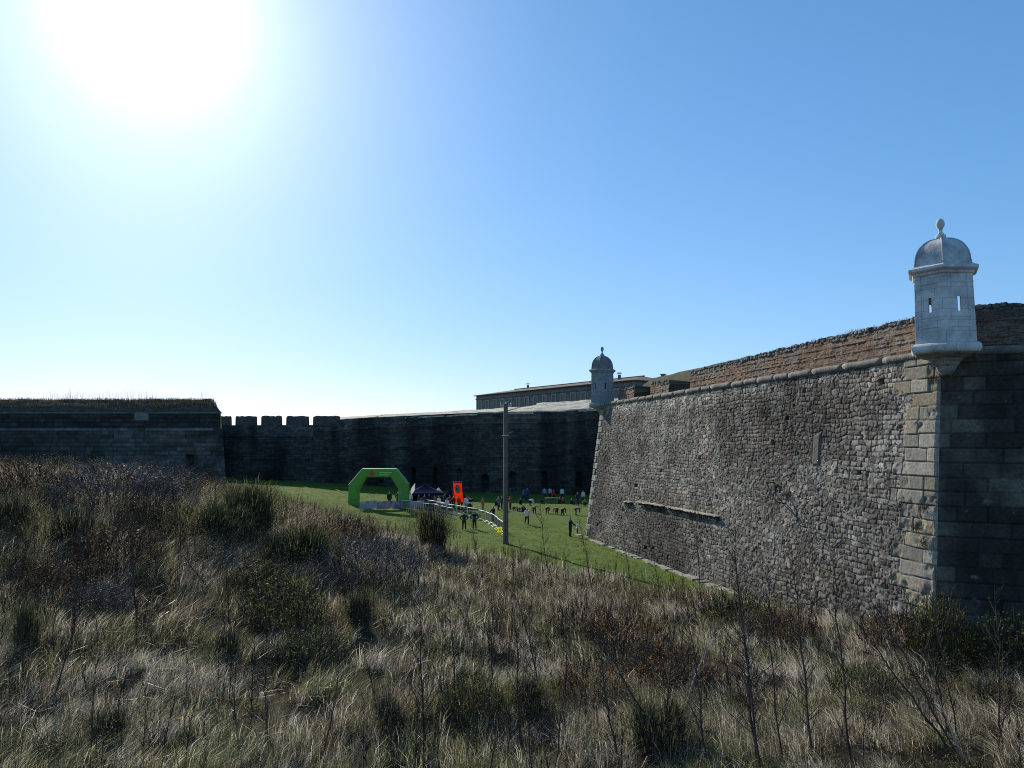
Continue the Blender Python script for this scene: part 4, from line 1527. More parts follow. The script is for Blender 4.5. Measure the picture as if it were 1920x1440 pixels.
def person(px, py, pose, rz, label, top, legs, h=1.72, group=None):
    first = pose not in proto_people
    if first: proto_people[pose] = build_person(pose)
    o = proto_people[pose] if first else copy_tree(proto_people[pose])
    g = ground(px, py)
    o.location = g - Vector((0, 0, .02))
    o.rotation_euler = (0, 0, R(rz))
    o.scale = (h / 1.76,) * 3
    for ch in o.children:
        k = ch.name.split('.')[0]
        if k in ('jacket', 'trousers'):
            if first:
                ch.data.materials[0] = M['cloth_black']
            ch.material_slots[0].link = 'OBJECT'
            ch.material_slots[0].material = M['cloth_' + (top if k == 'jacket' else legs)]
    return tag(o, label, "person", group)


PEOPLE = [
    (870, 994, 'hands_hips', 10, "person in dark clothes, left of the pair on the lawn by the barriers", 'charcoal', 'black', 1.70, None),
    (889.5, 993, 'hands_hips', -15, "person in navy top with elbows out, right of the pair by the barriers", 'navy', 'black', 1.76, None),
    (905, 961, 'stand', 60, "person in orange top standing behind the farther barriers", 'orange', 'grey', 1.72, None),
    (925, 979, 'reach', -50, "person in dark clothes leaning on the farther barrier near the pole", 'black', 'navy', 1.65, None),
    (988, 984, 'run', 12, "runner in white top and black leggings jogging right of the pole", 'white', 'black', 1.72, None),
    (1069, 1007, 'reach', 110, "tall adult in black standing beside a small child near the bastion corner", 'black', 'black', 1.80, None),
    (1083, 1003, 'stand', -80, "small child in pale jacket holding hands near the bastion corner", 'white', 'charcoal', 1.20, None),
    (730, 949, 'stand', 20, "person in dark jacket under the middle of the green arch", 'black', 'black', 1.72, None),
    (746, 949, 'hands_hips', -20, "person in dark jacket beside the right leg of the green arch", 'charcoal', 'black', 1.72, None),
    (934.5, 957, 'stand', 70, "person in khaki standing just left of the pole", 'khaki', 'black', 1.78, None),
    (941, 957, 'stand', -100, "person in charcoal half hidden by the left edge of the pole", 'charcoal', 'charcoal', 1.82, None),
    (929.5, 949, 'sit', 40, "person in black sitting on the grass left of the khaki person", 'black', 'black', 1.7, None),
    (957, 956, 'reach', -60, "person in bright red jacket just right of the pole", 'red', 'black', 1.70, None),
    (964, 957, 'crouch', 40, "person in black crouching behind the red jacket", 'black', 'charcoal', 1.7, None),
    (973, 959, 'crouch', -30, "person in grey crouching between the red jacket and the runner", 'grey', 'black', 1.7, None),
    (980, 960, 'sit', 30, "person in charcoal sitting on the grass beside the crouching grey person", 'charcoal', 'navy', 1.7, None),
    (994, 948, 'bend', 70, "person with white top bending over behind the runner", 'white', 'navy', 1.72, None),
    (1002, 963, 'bend', 190, "person in black bending low just right of the runner", 'black', 'black', 1.6, None),
    (1026, 963, 'bend', 170, "person in dark brown bending over alone, midway from pole to bastion", 'maroon', 'black', 1.6, None),
    (1044, 965, 'bend', 200, "person in maroon bending over, left of the close bending pair", 'maroon', 'charcoal', 1.65, None),
    (1055, 966, 'bend', 155, "person in black bending over, right of the close bending pair", 'black', 'black', 1.62, None),
    (1080, 966, 'bend', 80, "person in blue stooping sideways near the bastion foot", 'blue', 'charcoal', 1.72, None),
    (982, 939, 'walk', 60, "slim person in grey walking in the shade, left of the tall pair", 'grey', 'navy', 1.70, None),
    (988.5, 939, 'stand', 0, "tall person in dark blue standing in the wall's shade above the runner", 'blue', 'navy', 1.90, None),
    (976, 946, 'sit', 0, "person in black sitting at the shade edge right of the pole", 'black', 'black', 1.7, None),
    (1021, 936, 'stand', 20, "person in light blue shirt, left of the two pale blue ones in shade", 'lightblue', 'charcoal', 1.72, None),
    (1031, 936, 'stand', -20, "person in pale blue shirt, right of the two standing in shade", 'lightblue', 'black', 1.75, None),
    (1037.5, 939, 'stand', 40, "person in red shirt standing in the shade by the low table", 'red', 'black', 1.66, None),
    (1054, 937, 'stand', -10, "person in white shirt standing in shade behind the seated ones", 'white', 'black', 1.75, None),
    (1049, 944, 'sit', 20, "person in maroon sitting left of the white shirt in shade", 'maroon', 'black', 1.7, None),
    (1057, 944, 'sit', -30, "person in charcoal sitting right below the white shirt in shade", 'charcoal', 'maroon', 1.7, None),
    (1015, 944, 'crouch', 0, "person in black crouching at the shade edge left of the low table", 'black', 'black', 1.7, None),
    (1071, 946, 'sit', 30, "person in navy sitting left of the standing dark figure near the bastion", 'navy', 'black', 1.7, None),
    (1083, 948, 'stand', 30, "person in dark blue standing at the shade edge near the bastion", 'navy', 'navy', 1.80, None),
    (1093.5, 943, 'stand', -30, "person in white top almost hidden against the bastion edge", 'white', 'charcoal', 1.72, None),
    (1096, 948, 'sit', 0, "person in grey sitting at the very edge of the bastion", 'grey', 'black', 1.7, None),
    (843, 955, 'stand', 20, "person in maroon standing just left under the orange flag", 'maroon', 'black', 1.7, None),
    (851, 957, 'reach', -40, "person in maroon reaching out right below the orange flag", 'maroon', 'maroon', 1.72, None),
    (860, 957, 'stand', 60, "person in red and black standing below the orange flag's free edge", 'red', 'black', 1.7, None),
    (866, 956, 'walk', -50, "person in maroon walking right of the orange flag's foot", 'maroon', 'black', 1.7, None),
    (874, 957, 'stand', 10, "person in white top below the low black canopy", 'white', 'grey', 1.66, None),
    (838, 962, 'stand', 30, "person in white shirt inside the lane near the nearer barriers", 'white', 'grey', 1.68, None),
    (823, 958, 'stand', -30, "person in white top beside the grey folding table", 'white', 'black', 1.7, None),
    (815, 952, 'walk', 30, "person in khaki walking by the white folding table", 'khaki', 'navy', 1.72, None),
    (830, 950, 'stand', 0, "person in light grey standing below the small white canopy", 'grey', 'black', 1.75, None),
    (804, 952, 'stand', 50, "person in black behind the white folding table", 'black', 'black', 1.70, None),
    (796, 954, 'walk', 40, "person in navy walking past the front of the blue canopy tent", 'navy', 'black', 1.72, None),
    (785, 953, 'stand', -60, "person in charcoal standing at the left front corner of the blue canopy", 'charcoal', 'black', 1.70, None),
    (819, 949, 'stand', 15, "person in black standing at the left side of the small white canopy", 'black', 'navy', 1.76, None),
    (834, 953, 'reach', -70, "person in charcoal reaching toward the small dark canopy behind the flag", 'charcoal', 'black', 1.70, None),
    (847, 950, 'stand', -20, "person in black right behind the orange flag's pole", 'black', 'black', 1.80, None),
    (812, 958, 'bend', 60, "person in dark red bending at the white folding table", 'maroon', 'black', 1.68, None),
    (880, 955, 'sit', 20, "person in black sitting at the right of the low black canopy", 'black', 'charcoal', 1.70, None),
    (769, 950, 'stand', 0, "person in white top below the white sail flag", 'white', 'navy', 1.7, None),
]
for a in PEOPLE: person(*a)

# ================================================================== VEGETATION
def outside_bastion(x, y, m=.15):
    p0_, p1_ = x - W0[0], y - W0[1]
    a = p0_ * n1[0] + p1_ * n1[1] > BAT * .98 + m
    b_ = p0_ * n2[0] + p1_ * n2[1] > BAT * .98 + m
    return a | b_


def blades(name, base, az, lean, h, w, col, m, parent=None, mid=(.3, .62), tipc=None):
    """tapered bent blades: two base points, two middle points and a tip each"""
    N = len(base)
    wa = RNG.uniform(0, math.pi, N)
    wx, wy = np.cos(wa) * w * .5, np.sin(wa) * w * .5
    V = np.zeros((N, 5, 3), np.float32)
    dx, dy = np.cos(az), np.sin(az)
    for k, s in ((0, -1), (1, 1)):
        V[:, k, 0] = base[:, 0] + s * wx; V[:, k, 1] = base[:, 1] + s * wy; V[:, k, 2] = base[:, 2]
    for k, s in ((2, -1), (3, 1)):
        V[:, k, 0] = base[:, 0] + dx * lean * mid[0] + s * wx * .8
        V[:, k, 1] = base[:, 1] + dy * lean * mid[0] + s * wy * .8
        V[:, k, 2] = base[:, 2] + h * mid[1]
    V[:, 4, 0] = base[:, 0] + dx * lean; V[:, 4, 1] = base[:, 1] + dy * lean; V[:, 4, 2] = base[:, 2] + h
    o = np.arange(N)[:, None] * 5
    f = np.concatenate([o + np.array([[0, 1, 3, 2]]), o + np.array([[2, 3, 4]])], 1)
    sizes = np.tile([4, 3], N)
    C = np.repeat(col[:, None, :], 5, 1)
    if tipc is not None: C[:, 4, :] = tipc
    return np_mesh(name, V.reshape(-1, 3), f, sizes, C.reshape(-1, 3), m, parent)


def scatter(n, y0, y1, mx=.74, pad=4):
    y = np.sqrt(RNG.uniform(y0 * y0, y1 * y1, n))
    x = RNG.uniform(-1, 1, n) * (mx * y + pad)
    return x, y


def pal(t, cols):
    """pick colours along a palette by t in 0..1"""
    cols = np.array(cols)
    t = np.clip(t, 0, .9999) * (len(cols) - 1)
    i = t.astype(int); f = (t - i)[:, None]
    return cols[i] * (1 - f) + cols[i + 1] * f


# ---- dry grass tussocks
tx, ty = [], []
for (y0, y1, dens) in ((11, 25, 8.5), (25, 40, 6.5), (40, 66, 5.0)):
    area = .74 * (y1 * y1 - y0 * y0) + 8 * (y1 - y0)
    x, y = scatter(int(area * dens), y0, y1)
    tx.append(x); ty.append(y)
tx, ty = np.concatenate(tx), np.concatenate(ty)
keep = (RNG.random(len(tx)) < brush_mask(tx, ty) * .98 + .0) & outside_bastion(tx, ty)
clear = fbm(tx * .55, ty * .55, 600, 3)
keep &= (clear < .58) | (RNG.random(len(tx)) < .22)
tx, ty = tx[keep], ty[keep]
T = len(tx)
tz = H(tx, ty)
nbl = np.where(ty < 25, 40, np.where(ty < 40, 32, 26))
hill = sstep(-4, -14, tx) * sstep(20, 36, ty)
th = .26 + .52 * fbm(tx * .45, ty * .45, 610, 3) + .22 * RNG.random(T) + .14 * hill
k1_ = fbm(tx * .30, ty * .30, 620); k2_ = fbm(tx * .55, ty * .55, 630)
tcol = pal(np.clip(RNG.normal(.5, .25, T) + (k1_ - .5) * 1.6, 0, 1), [(.115, .088, .058), (.20, .165, .12), (.35, .305, .23), (.48, .435, .355), (.42, .395, .34)])
greenish = sstep(.44, .58, k2_ + RNG.normal(0, .05, T))[:, None]
tcol = tcol * (1 - .75 * greenish) + np.array([.12, .145, .04]) * .75 * greenish
tcol = tcol * (1 - .5 * hill[:, None]) + np.array([.19, .14, .085]) * .5 * hill[:, None]
wind = np.interp(tx / np.maximum(ty, 1), [-.6, -.2, .15, .55], [.42, .30, -.10, -.42]) + (fbm(tx * .25, ty * .25, 640) - .5) * .7
rep = np.repeat(np.arange(T), nbl)
N = len(rep)
rad = np.abs(RNG.normal(0, .16, N)); ang = RNG.uniform(0, 2 * math.pi, N)
base = np.stack([tx[rep] + rad * np.cos(ang), ty[rep] + rad * np.sin(ang), tz[rep] - .03], 1)
hh = th[rep] * RNG.uniform(.45, 1.2, N)
lx = np.cos(ang) * rad * 1.5 + wind[rep] * hh * 1.3 + RNG.normal(0, .17, N)
ly = np.sin(ang) * rad * 1.5 + RNG.normal(0, .17, N) - .03
lean = np.hypot(lx, ly); az = np.arctan2(ly, lx)
big_ = RNG.random(N)
bc = tcol[rep] * np.clip(RNG.lognormal(-.12, .5, (N, 1)), .2, 2.2)
glint_ = (big_ > .90)[:, None]
bc = np.where(glint_, np.array([.66, .60, .48]) * RNG.uniform(.7, 1.2, (N, 1)), bc)  # palest blades have sun glints put into their colour
bc = np.clip(bc * 1.15, 0, .8)
ww = np.where(base[:, 1] < 25, .0085, np.where(base[:, 1] < 40, .011, .014)) * RNG.uniform(.6, 1.3, N) * np.where(big_ > .85, 2.0, 1.0)
g_ = blades("dry_grass", base, az, lean, hh, ww, bc, M['blade'])
tag(g_, "dry straw coloured tussock grass covering the near moat floor and bank", "dry grass", kind="stuff")

# ---- dark branching whips standing above the grass
wx_, wy_ = scatter(2400, 13, 58)
kp = (RNG.random(len(wx_)) < brush_mask(wx_, wy_ - 2) * (.15 + .85 * sstep(.45, .6, fbm(wx_ * .16, wy_ * .16, 670)))) & outside_bastion(wx_, wy_, .5)
wx_, wy_ = wx_[kp], wy_[kp]
n_w = len(wx_)
W_b, W_az, W_l, W_h, W_w, W_c = [], [], [], [], [], []
for i_ in range(n_w):
    z0_ = Hs(wx_[i_], wy_[i_])
    for st_ in range(random.randint(1, 3)):
        ht = random.uniform(.7, 1.7) + (random.random() ** 2 * 1.5 if wy_[i_] < 36 else 0)
        ln_ = ht * abs(random.gauss(.08, .2)); a_ = random.uniform(0, 6.28)
        bx_, by_ = wx_[i_] + random.gauss(0, .1), wy_[i_] + random.gauss(0, .1)
        cc_ = random.choice(((.03, .024, .02), (.05, .036, .028), (.09, .07, .055), (.075, .045, .03)))
        W_b.append((bx_, by_, z0_)); W_az.append(a_); W_l.append(ln_); W_h.append(ht); W_w.append(.022 if wy_[i_] < 30 else .030); W_c.append(cc_)
        for q_ in range(random.randint(7, 15)):
            t_ = random.uniform(.3, .95)
            tl = t_ ** 1.3 * ln_
            W_b.append((bx_ + math.cos(a_) * tl, by_ + math.sin(a_) * tl, z0_ + t_ * ht * .98)); W_az.append(random.uniform(0, 6.28))
            l2 = random.uniform(.12, .45) * ht * .5
            W_l.append(l2 * random.uniform(.3, .8)); W_h.append(l2); W_w.append(.017); W_c.append(cc_)
            for e_ in range(random.randint(0, 3)):
                W_b.append((W_b[-1 - e_][0] + math.cos(W_az[-1 - e_]) * l2 * .2, W_b[-1 - e_][1] + math.sin(W_az[-1 - e_]) * l2 * .2, W_b[-1 - e_][2] + l2 * random.uniform(.3, .7)))
                W_az.append(random.uniform(0, 6.28)); W_l.append(l2 * random.uniform(.2, .5)); W_h.append(l2 * random.uniform(.15, .5)); W_w.append(.013)
                W_c.append(random.choice((cc_, cc_, (.16, .10, .05), (.22, .18, .12))))
g_ = blades("dead_whips", np.array(W_b), np.array(W_az), np.array(W_l), np.array(W_h), np.array(W_w), np.array(W_c), M['twig'], mid=(.42, .55))
tag(g_, "dark leafless branching weed whips standing above the dry grass", "dead weeds", kind="stuff")

# ---- thin brown weeds and whips standing through the grass
wx_, wy_ = scatter(15000, 12, 64)
kp = (RNG.random(len(wx_)) < brush_mask(wx_, wy_ - 1.5) * (.25 + .75 * sstep(.40, .62, fbm(wx_ * .22, wy_ * .22, 650)))) & outside_bastion(wx_, wy_)
wx_, wy_ = wx_[kp], wy_[kp]
n_w = len(wx_)
nst = 6
rep = np.repeat(np.arange(n_w), nst)
N = len(rep)
hillw = sstep(-3, -14, wx_) * sstep(20, 36, wy_)
base = np.stack([wx_[rep] + RNG.normal(0, .10, N), wy_[rep] + RNG.normal(0, .10, N), 0 * rep], 1)
base[:, 2] = H(base[:, 0], base[:, 1]) - .03
hh = (.55 + .75 * RNG.random(N)) * (.85 + .5 * hillw[rep])
wc = pal(np.clip(fbm(wx_ * .3, wy_ * .3, 660) * 1.6 - .3 + RNG.normal(0, .15, n_w), 0, 1), [(.06, .042, .028), (.10, .065, .04), (.16, .095, .05), (.16, .13, .06), (.22, .19, .13)])
bc = wc[rep] * RNG.uniform(.6, 1.3, (N, 1))
lean = np.abs(RNG.normal(0, .16, N)) * hh; az = RNG.uniform(0, 2 * math.pi, N)
lx = np.cos(az) * lean + np.interp(base[:, 0] / base[:, 1], [-.6, -.2, .15, .55], [.12, .10, -.10, -.22]) * hh
ly = np.sin(az) * lean
g_ = blades("weed_stems", base, np.arctan2(ly, lx), np.hypot(lx, ly), hh, np.where(base[:, 1] < 28, .010, .014) * RNG.uniform(.7, 1.3, N), bc, M['twig'])
tag(g_, "thin brown dead weed stems standing through the dry grass", "dead weeds", kind="stuff")
# seed heads / small dead leaves on the weeds
sel = RNG.random(N) < .9
sb = base[sel]; sh_ = hh[sel]; sx_ = lx[sel]; sy_ = ly[sel]
t_ = RNG.uniform(.55, 1.0, (len(sb), 4))
px_ = (sb[:, 0, None] + sx_[:, None] * t_ ** 2).ravel() + RNG.normal(0, .05, t_.size)
py_ = (sb[:, 1, None] + sy_[:, None] * t_ ** 2).ravel() + RNG.normal(0, .05, t_.size)
pz_ = (sb[:, 2, None] + sh_[:, None] * t_).ravel()
nb_ = np.stack([px_, py_, pz_], 1)
lc = pal(RNG.random(len(nb_)), [(.14, .08, .04), (.28, .19, .09), (.42, .35, .21), (.20, .20, .06)])
g_ = blades("seed_heads", nb_, RNG.uniform(0, 6.28, len(nb_)), RNG.uniform(.01, .06, len(nb_)), RNG.uniform(.01, .05, len(nb_)), np.full(len(nb_), .022), lc, M['leaf'])
tag(g_, "tiny dry seed heads and dead leaves on the weeds", "seed heads", kind="stuff")

# ---- fallen stalks lying across the tussocks, and broad green leaves low between them
x, y = scatter(16000, 12, 50)
kp = (RNG.random(len(x)) < brush_mask(x, y) * (.3 + .7 * sstep(.4, .6, fbm(x * .4, y * .4, 680)))) & outside_bastion(x, y, .3)
x, y = x[kp], y[kp]; n = len(x)
base = np.stack([x, y, H(x, y) + RNG.uniform(.08, .45, n)], 1)
sc_ = pal(RNG.random(n), [(.10, .075, .05), (.26, .21, .14), (.50, .45, .35), (.62, .57, .47)])
g_ = blades("fallen_stalks", base, RNG.uniform(0, 6.28, n), RNG.uniform(.25, .95, n), RNG.uniform(-.12, .28, n), np.where(y < 28, .013, .018) * RNG.uniform(.7, 1.4, n), sc_, M['blade'], mid=(.5, .62))
tag(g_, "bleached broken stalks lying across the dry grass", "fallen stalks", kind="stuff")
x, y = scatter(5200, 12, 46)
kp = (RNG.random(len(x)) < brush_mask(x, y) * sstep(.54, .66, fbm(x * .28 + 7, y * .28, 690))) & outside_bastion(x, y, .3)
x, y = x[kp], y[kp]
rep = np.repeat(np.arange(len(x)), 14); N = len(rep)
base = np.stack([x[rep] + RNG.normal(0, .13, N), y[rep] + RNG.normal(0, .13, N), H(x, y)[rep] + RNG.uniform(.05, .4, N)], 1)
lc = pal(RNG.random(N), [(.035, .06, .016), (.07, .105, .025), (.13, .16, .045), (.10, .12, .06)])
g_ = blades("leafy_weeds", base, RNG.uniform(0, 6.28, N), RNG.uniform(.05, .14, N), RNG.uniform(-.02, .09, N), RNG.uniform(.025, .05, N), lc, M['leaf'], mid=(.5, .7))
tag(g_, "low green leafy weeds between the dry tussocks", "leafy weeds", kind="stuff")

# ---- short green lawn grass
x, y = scatter(42000, 34, 128)
kp = (RNG.random(len(x)) < (1 - brush_mask(x, y)) * np.interp(y, [34, 60, 100, 128], [1, .9, .5, .4])) & outside_bastion(x, y, .6) & (x < 26)
x, y = x[kp], y[kp]
tz = H(x, y)
k_ = fbm(x * .3, y * .3, 700)
nl = 9
rep = np.repeat(np.arange(len(x)), nl)
N = len(rep)
base = np.stack([x[rep] + RNG.normal(0, .13, N), y[rep] + RNG.normal(0, .13, N), tz[rep] - .02], 1)
hh = (.05 + .13 * k_[rep] ** 1.5 + .05 * RNG.random(N))
lc = pal(np.clip(k_ * 1.5 - .25 + RNG.normal(0, .15, len(x)), 0, 1), [(.055, .11, .011), (.105, .175, .02), (.16, .235, .034), (.21, .22, .07)])[rep] * RNG.uniform(.7, 1.3, (N, 1))
dry_ = sstep(.60, .72, fbm(x * .16, y * .16, 710))[rep][:, None]
lc = lc * (1 - .6 * dry_) + np.array([.20, .165, .07]) * .6 * dry_
g_ = blades("lawn", base, RNG.uniform(0, 6.28, N), RNG.uniform(.02, .12, N), hh, np.full(N, .022), lc, M['lawn'])
tag(g_, "short green grass on the sunny moat floor", "grass", kind="stuff")


# ---- single shrubs
def shrub_mesh(kind, seed):
    r = np.random.default_rng(seed)
    parts = []
    if kind in ('broom', 'dark_broom'):
        n = 1700 if kind == 'broom' else 1500
        nc_ = 5       # several root stocks, so the outline is uneven
        cen = np.stack([r.normal(0, .16, nc_), r.normal(0, .16, nc_), r.uniform(.7, 1.08, nc_)], 1)
        ci = r.integers(0, nc_, n)
        b_ = np.stack([cen[ci, 0] + r.normal(0, .06, n), cen[ci, 1] + r.normal(0, .06, n), r.uniform(0, .45, n) ** 1.5], 1)
        az_ = r.uniform(0, 6.28, n); ln = np.abs(r.normal(.28, .30, n))
        h_ = np.sqrt(np.clip(1 - (ln / 1.02) ** 2, .04, 1)) * r.uniform(.35, 1.05, n) * cen[ci, 2] - b_[:, 2] * .5
        c_ = pal(r.random(n), [(.035, .04, .016), (.065, .072, .028), (.12, .12, .05), (.26, .23, .15)] if kind == 'broom' else [(.02, .02, .014), (.045, .04, .026), (.09, .075, .05), (.26, .22, .17)])
        parts.append(('foliage', b_, az_, ln, h_, np.full(n, .012) * r.uniform(.6, 1.4, n), c_, 'twig'))
        n = 900
        th_ = r.uniform(0, 6.28, n); rr_ = np.sqrt(r.random(n)) * .85
        b2_ = np.stack([rr_ * np.cos(th_), rr_ * np.sin(th_), r.uniform(.45, 1.0, n) * np.sqrt(np.clip(1 - rr_ ** 2 * 1.1, .03, 1))], 1)
        parts.append(('shoots', b2_, th_ + r.normal(0, .5, n), r.uniform(.02, .12, n), r.uniform(.03, .2, n), np.full(n, .011), pal(r.random(n), [(.05, .06, .02), (.11, .115, .04), (.24, .22, .12)]), 'leaf'))
    else:
        n = 1100
        a_ = r.uniform(0, 6.28, n); q = np.sqrt(r.random(n)) * .75
        z_ = r.random(n) * np.sqrt(np.clip(1 - (q / .8) ** 2, 0.02, 1)) * .9
        b_ = np.stack([q * np.cos(a_), q * np.sin(a_), z_], 1)
        stem = {'grey_twig': [(.07, .06, .055), (.13, .12, .115), (.20, .185, .18)], 'rust_twig': [(.05, .03, .022), (.10, .055, .035), (.16, .09, .055)],
                'bramble': [(.03, .028, .018), (.06, .05, .03), (.12, .105, .07)], 'rust_leaf': [(.045, .03, .025), (.09, .055, .035), (.15, .11, .08)]}[kind]
        parts.append(('stems', b_, a_ + r.normal(0, .9, n), r.uniform(.05, .35, n), r.uniform(.05, .42, n), np.full(n, .012) * r.uniform(.6, 1.4, n), pal(r.random(n), stem), 'twig'))
        n = {'grey_twig': 500, 'rust_twig': 700, 'bramble': 800, 'rust_leaf': 650}[kind]
        a_ = r.uniform(0, 6.28, n); q = np.sqrt(r.random(n)) * .8
        z_ = (.25 + .75 * r.random(n)) * np.sqrt(np.clip(1 - (q / .85) ** 2, 0.02, 1))
        b2_ = np.stack([q * np.cos(a_), q * np.sin(a_), z_], 1)
        leaf = {'grey_twig': [(.10, .09, .08), (.16, .145, .13), (.13, .10, .08)], 'rust_twig': [(.10, .045, .025), (.16, .085, .04), (.20, .15, .09)],
                'bramble': [(.06, .085, .014), (.12, .15, .025), (.24, .23, .05)], 'rust_leaf': [(.24, .09, .028), (.42, .19, .05), (.17, .14, .05)]}[kind]
        parts.append(('leaves', b2_, r.uniform(0, 6.28, n), r.uniform(.02, .07, n), r.uniform(-.02, .06, n), np.full(n, .04 if kind == 'bramble' else .026), pal(r.random(n), leaf), 'leaf'))
    return parts


shrub_proto = {}
SHRUB_NAME = dict(broom="broom_shrub", dark_broom="broom_shrub", grey_twig="thorn_shrub", rust_twig="thorn_shrub", bramble="bramble", rust_leaf="thorn_shrub")


def shrub(px, base_y, wpx, top_y, kind, label):
    g = ground(px, base_y)
    if not bool(outside_bastion(np.array(g.x), np.array(g.y), .3)): g = g + Vector((-1.0, -.5, 0))
    key = (kind, len([k for k in shrub_proto if k[0] == kind]) % 2)
    vkey = (kind, random.randint(0, 1))
    if vkey not in shrub_proto:
        root = empty(SHRUB_NAME[kind], g)
        for nm, b_, az_, ln, h_, w_, c_, mm in shrub_mesh(kind, hash(kind) % 1000 * 0 + sum(map(ord, kind)) + vkey[1]):
            blades(nm, b_, az_, ln, h_, w_, c_, M[mm], root)["kind"] = "stuff"
        shrub_proto[vkey] = root
        o = root
    else:
        o = copy_tree(shrub_proto[vkey])
    hgt = (base_y - top_y) * g.y / F * 1.02
    wid = wpx * g.y / F / 1.25
    o.location = g - Vector((0, 0, .05))
    o.scale = (wid, wid, hgt)
    o.rotation_euler.z = random.uniform(0, 6.28)
    tag(o, label, "shrub", "shrubs on the bank and moat floor")


SHRUBS = [
    (800, 1034, 92, 950, 'dark_broom', "tall almost black shrub in front of the barrier lane"),
    (470, 1000, 120, 903, 'broom', "green broom shrub rising against the dark wall at the end of the bank"),
    (390, 1015, 130, 938, 'broom', "dark green broom left of the one against the wall"),
    (575, 1068, 120, 985, 'broom', "olive broom shrub below the bright grass hump left of the arch"),
    (525, 1062, 80, 1000, 'dark_broom', "dark broom tucked against the left side of the olive one"),
    (120, 1030, 120, 955, 'dark_broom', "dark green broom on the left bank under the grey mound shrub"),
    (22, 1010, 90, 930, 'broom', "dark broom shrub cut by the left edge of the view"),
    (35, 1085, 80, 1035, 'dark_broom', "low dark shrub at the left edge below the cut off broom"),
    (45, 1235, 75, 1130, 'broom', "yellow green upright broom low at the left edge"),
    (215, 945, 190, 868, 'grey_twig', "large grey rounded twiggy shrub on the skyline of the bank"),
    (305, 935, 110, 868, 'grey_twig', "smaller grey twiggy shrub just right of the rounded skyline one"),
    (60, 925, 150, 868, 'rust_twig', "brown bushy shrub on the bank's skyline at the far left"),
    (690, 1085, 170, 1005, 'grey_twig', "broad purplish grey thorn shrub left of the black shrub"),
    (640, 1030, 110, 968, 'rust_twig', "reddish thorn shrub just below the left leg of the green arch"),
    (215, 1065, 140, 985, 'rust_twig', "russet shrub in the middle of the left bank"),
    (285, 1000, 120, 935, 'rust_twig', "russet shrub high on the bank below the two grey ones"),
    (110, 1120, 120, 1050, 'rust_twig', "dark russet shrub low on the left bank"),
    (180, 1160, 110, 1095, 'grey_twig', "grey twiggy shrub among pale grass on the lower left bank"),
    (530, 1180, 130, 1085, 'bramble', "bramble with yellowing leaves on the lower bank"),
    (480, 1120, 100, 1050, 'bramble', "smaller bramble up the slope from the yellowing one"),
    (585, 1240, 110, 1180, 'bramble', "low grey green bramble at the foot of the bank"),
    (420, 1240, 90, 1180, 'dark_broom', "dark shrub in the hollow left of the low bramble"),
    (677, 1180, 70, 1112, 'dark_broom', "small dark bush with a stump in the dry grass below the purplish thorn"),
    (200, 1400, 110, 1335, 'dark_broom', "dark low shrub in the pale grass at bottom left"),  # dark shrub added where only shadow lies between tussocks
    (725, 1370, 110, 1300, 'dark_broom', "dark low shrub in the pale grass, bottom middle left"),  # added dark mass in place of a shaded gap in the grass
    (880, 1330, 100, 1265, 'bramble', "dark leafy bramble in the middle of the foreground grass"),
    (1000, 1360, 110, 1275, 'dark_broom', "dark shrub among crossing stems at bottom middle"),  # dark shrub added for the shadow gap between the stems
    (1240, 1400, 130, 1310, 'dark_broom', "dark shrub at the root of the bottom right whips"),
    (1090, 1190, 110, 1130, 'rust_leaf', "rust leaved shrub near the lawn edge right of the pole"),
    (1175, 1220, 130, 1150, 'rust_leaf', "orange leaved shrub in front of the bastion's foot"),
    (1260, 1290, 140, 1210, 'rust_leaf', "brown leaved thorn in front of the orange leaved shrub"),
    (1110, 1320, 120, 1250, 'rust_leaf', "rust speckled thorn in the lower middle grass"),
    (1385, 1180, 110, 1105, 'bramble', "olive leafy shrub against the foot of the rubble wall"),
    (1470, 1200, 90, 1140, 'rust_twig', "brown dead shrub at the wall foot right of the olive one"),
    (1690, 1215, 120, 1150, 'rust_twig', "brown dry shrub at the foot of the pale quoins"),
    (1620, 1310, 100, 1250, 'bramble', "dark green low bush in the grass below the quoins"),
    (1800, 1235, 90, 1110, 'bramble', "yellow green bramble against the shaded ashlar wall beside the corner"),
    (1890, 1260, 120, 1150, 'bramble', "leafy bramble in front of the shaded wall at the right edge"),
    (1850, 1330, 110, 1270, 'dark_broom', "dark shrub in the grass in front of the right edge bramble"),
]
for a in SHRUBS: shrub(*a)


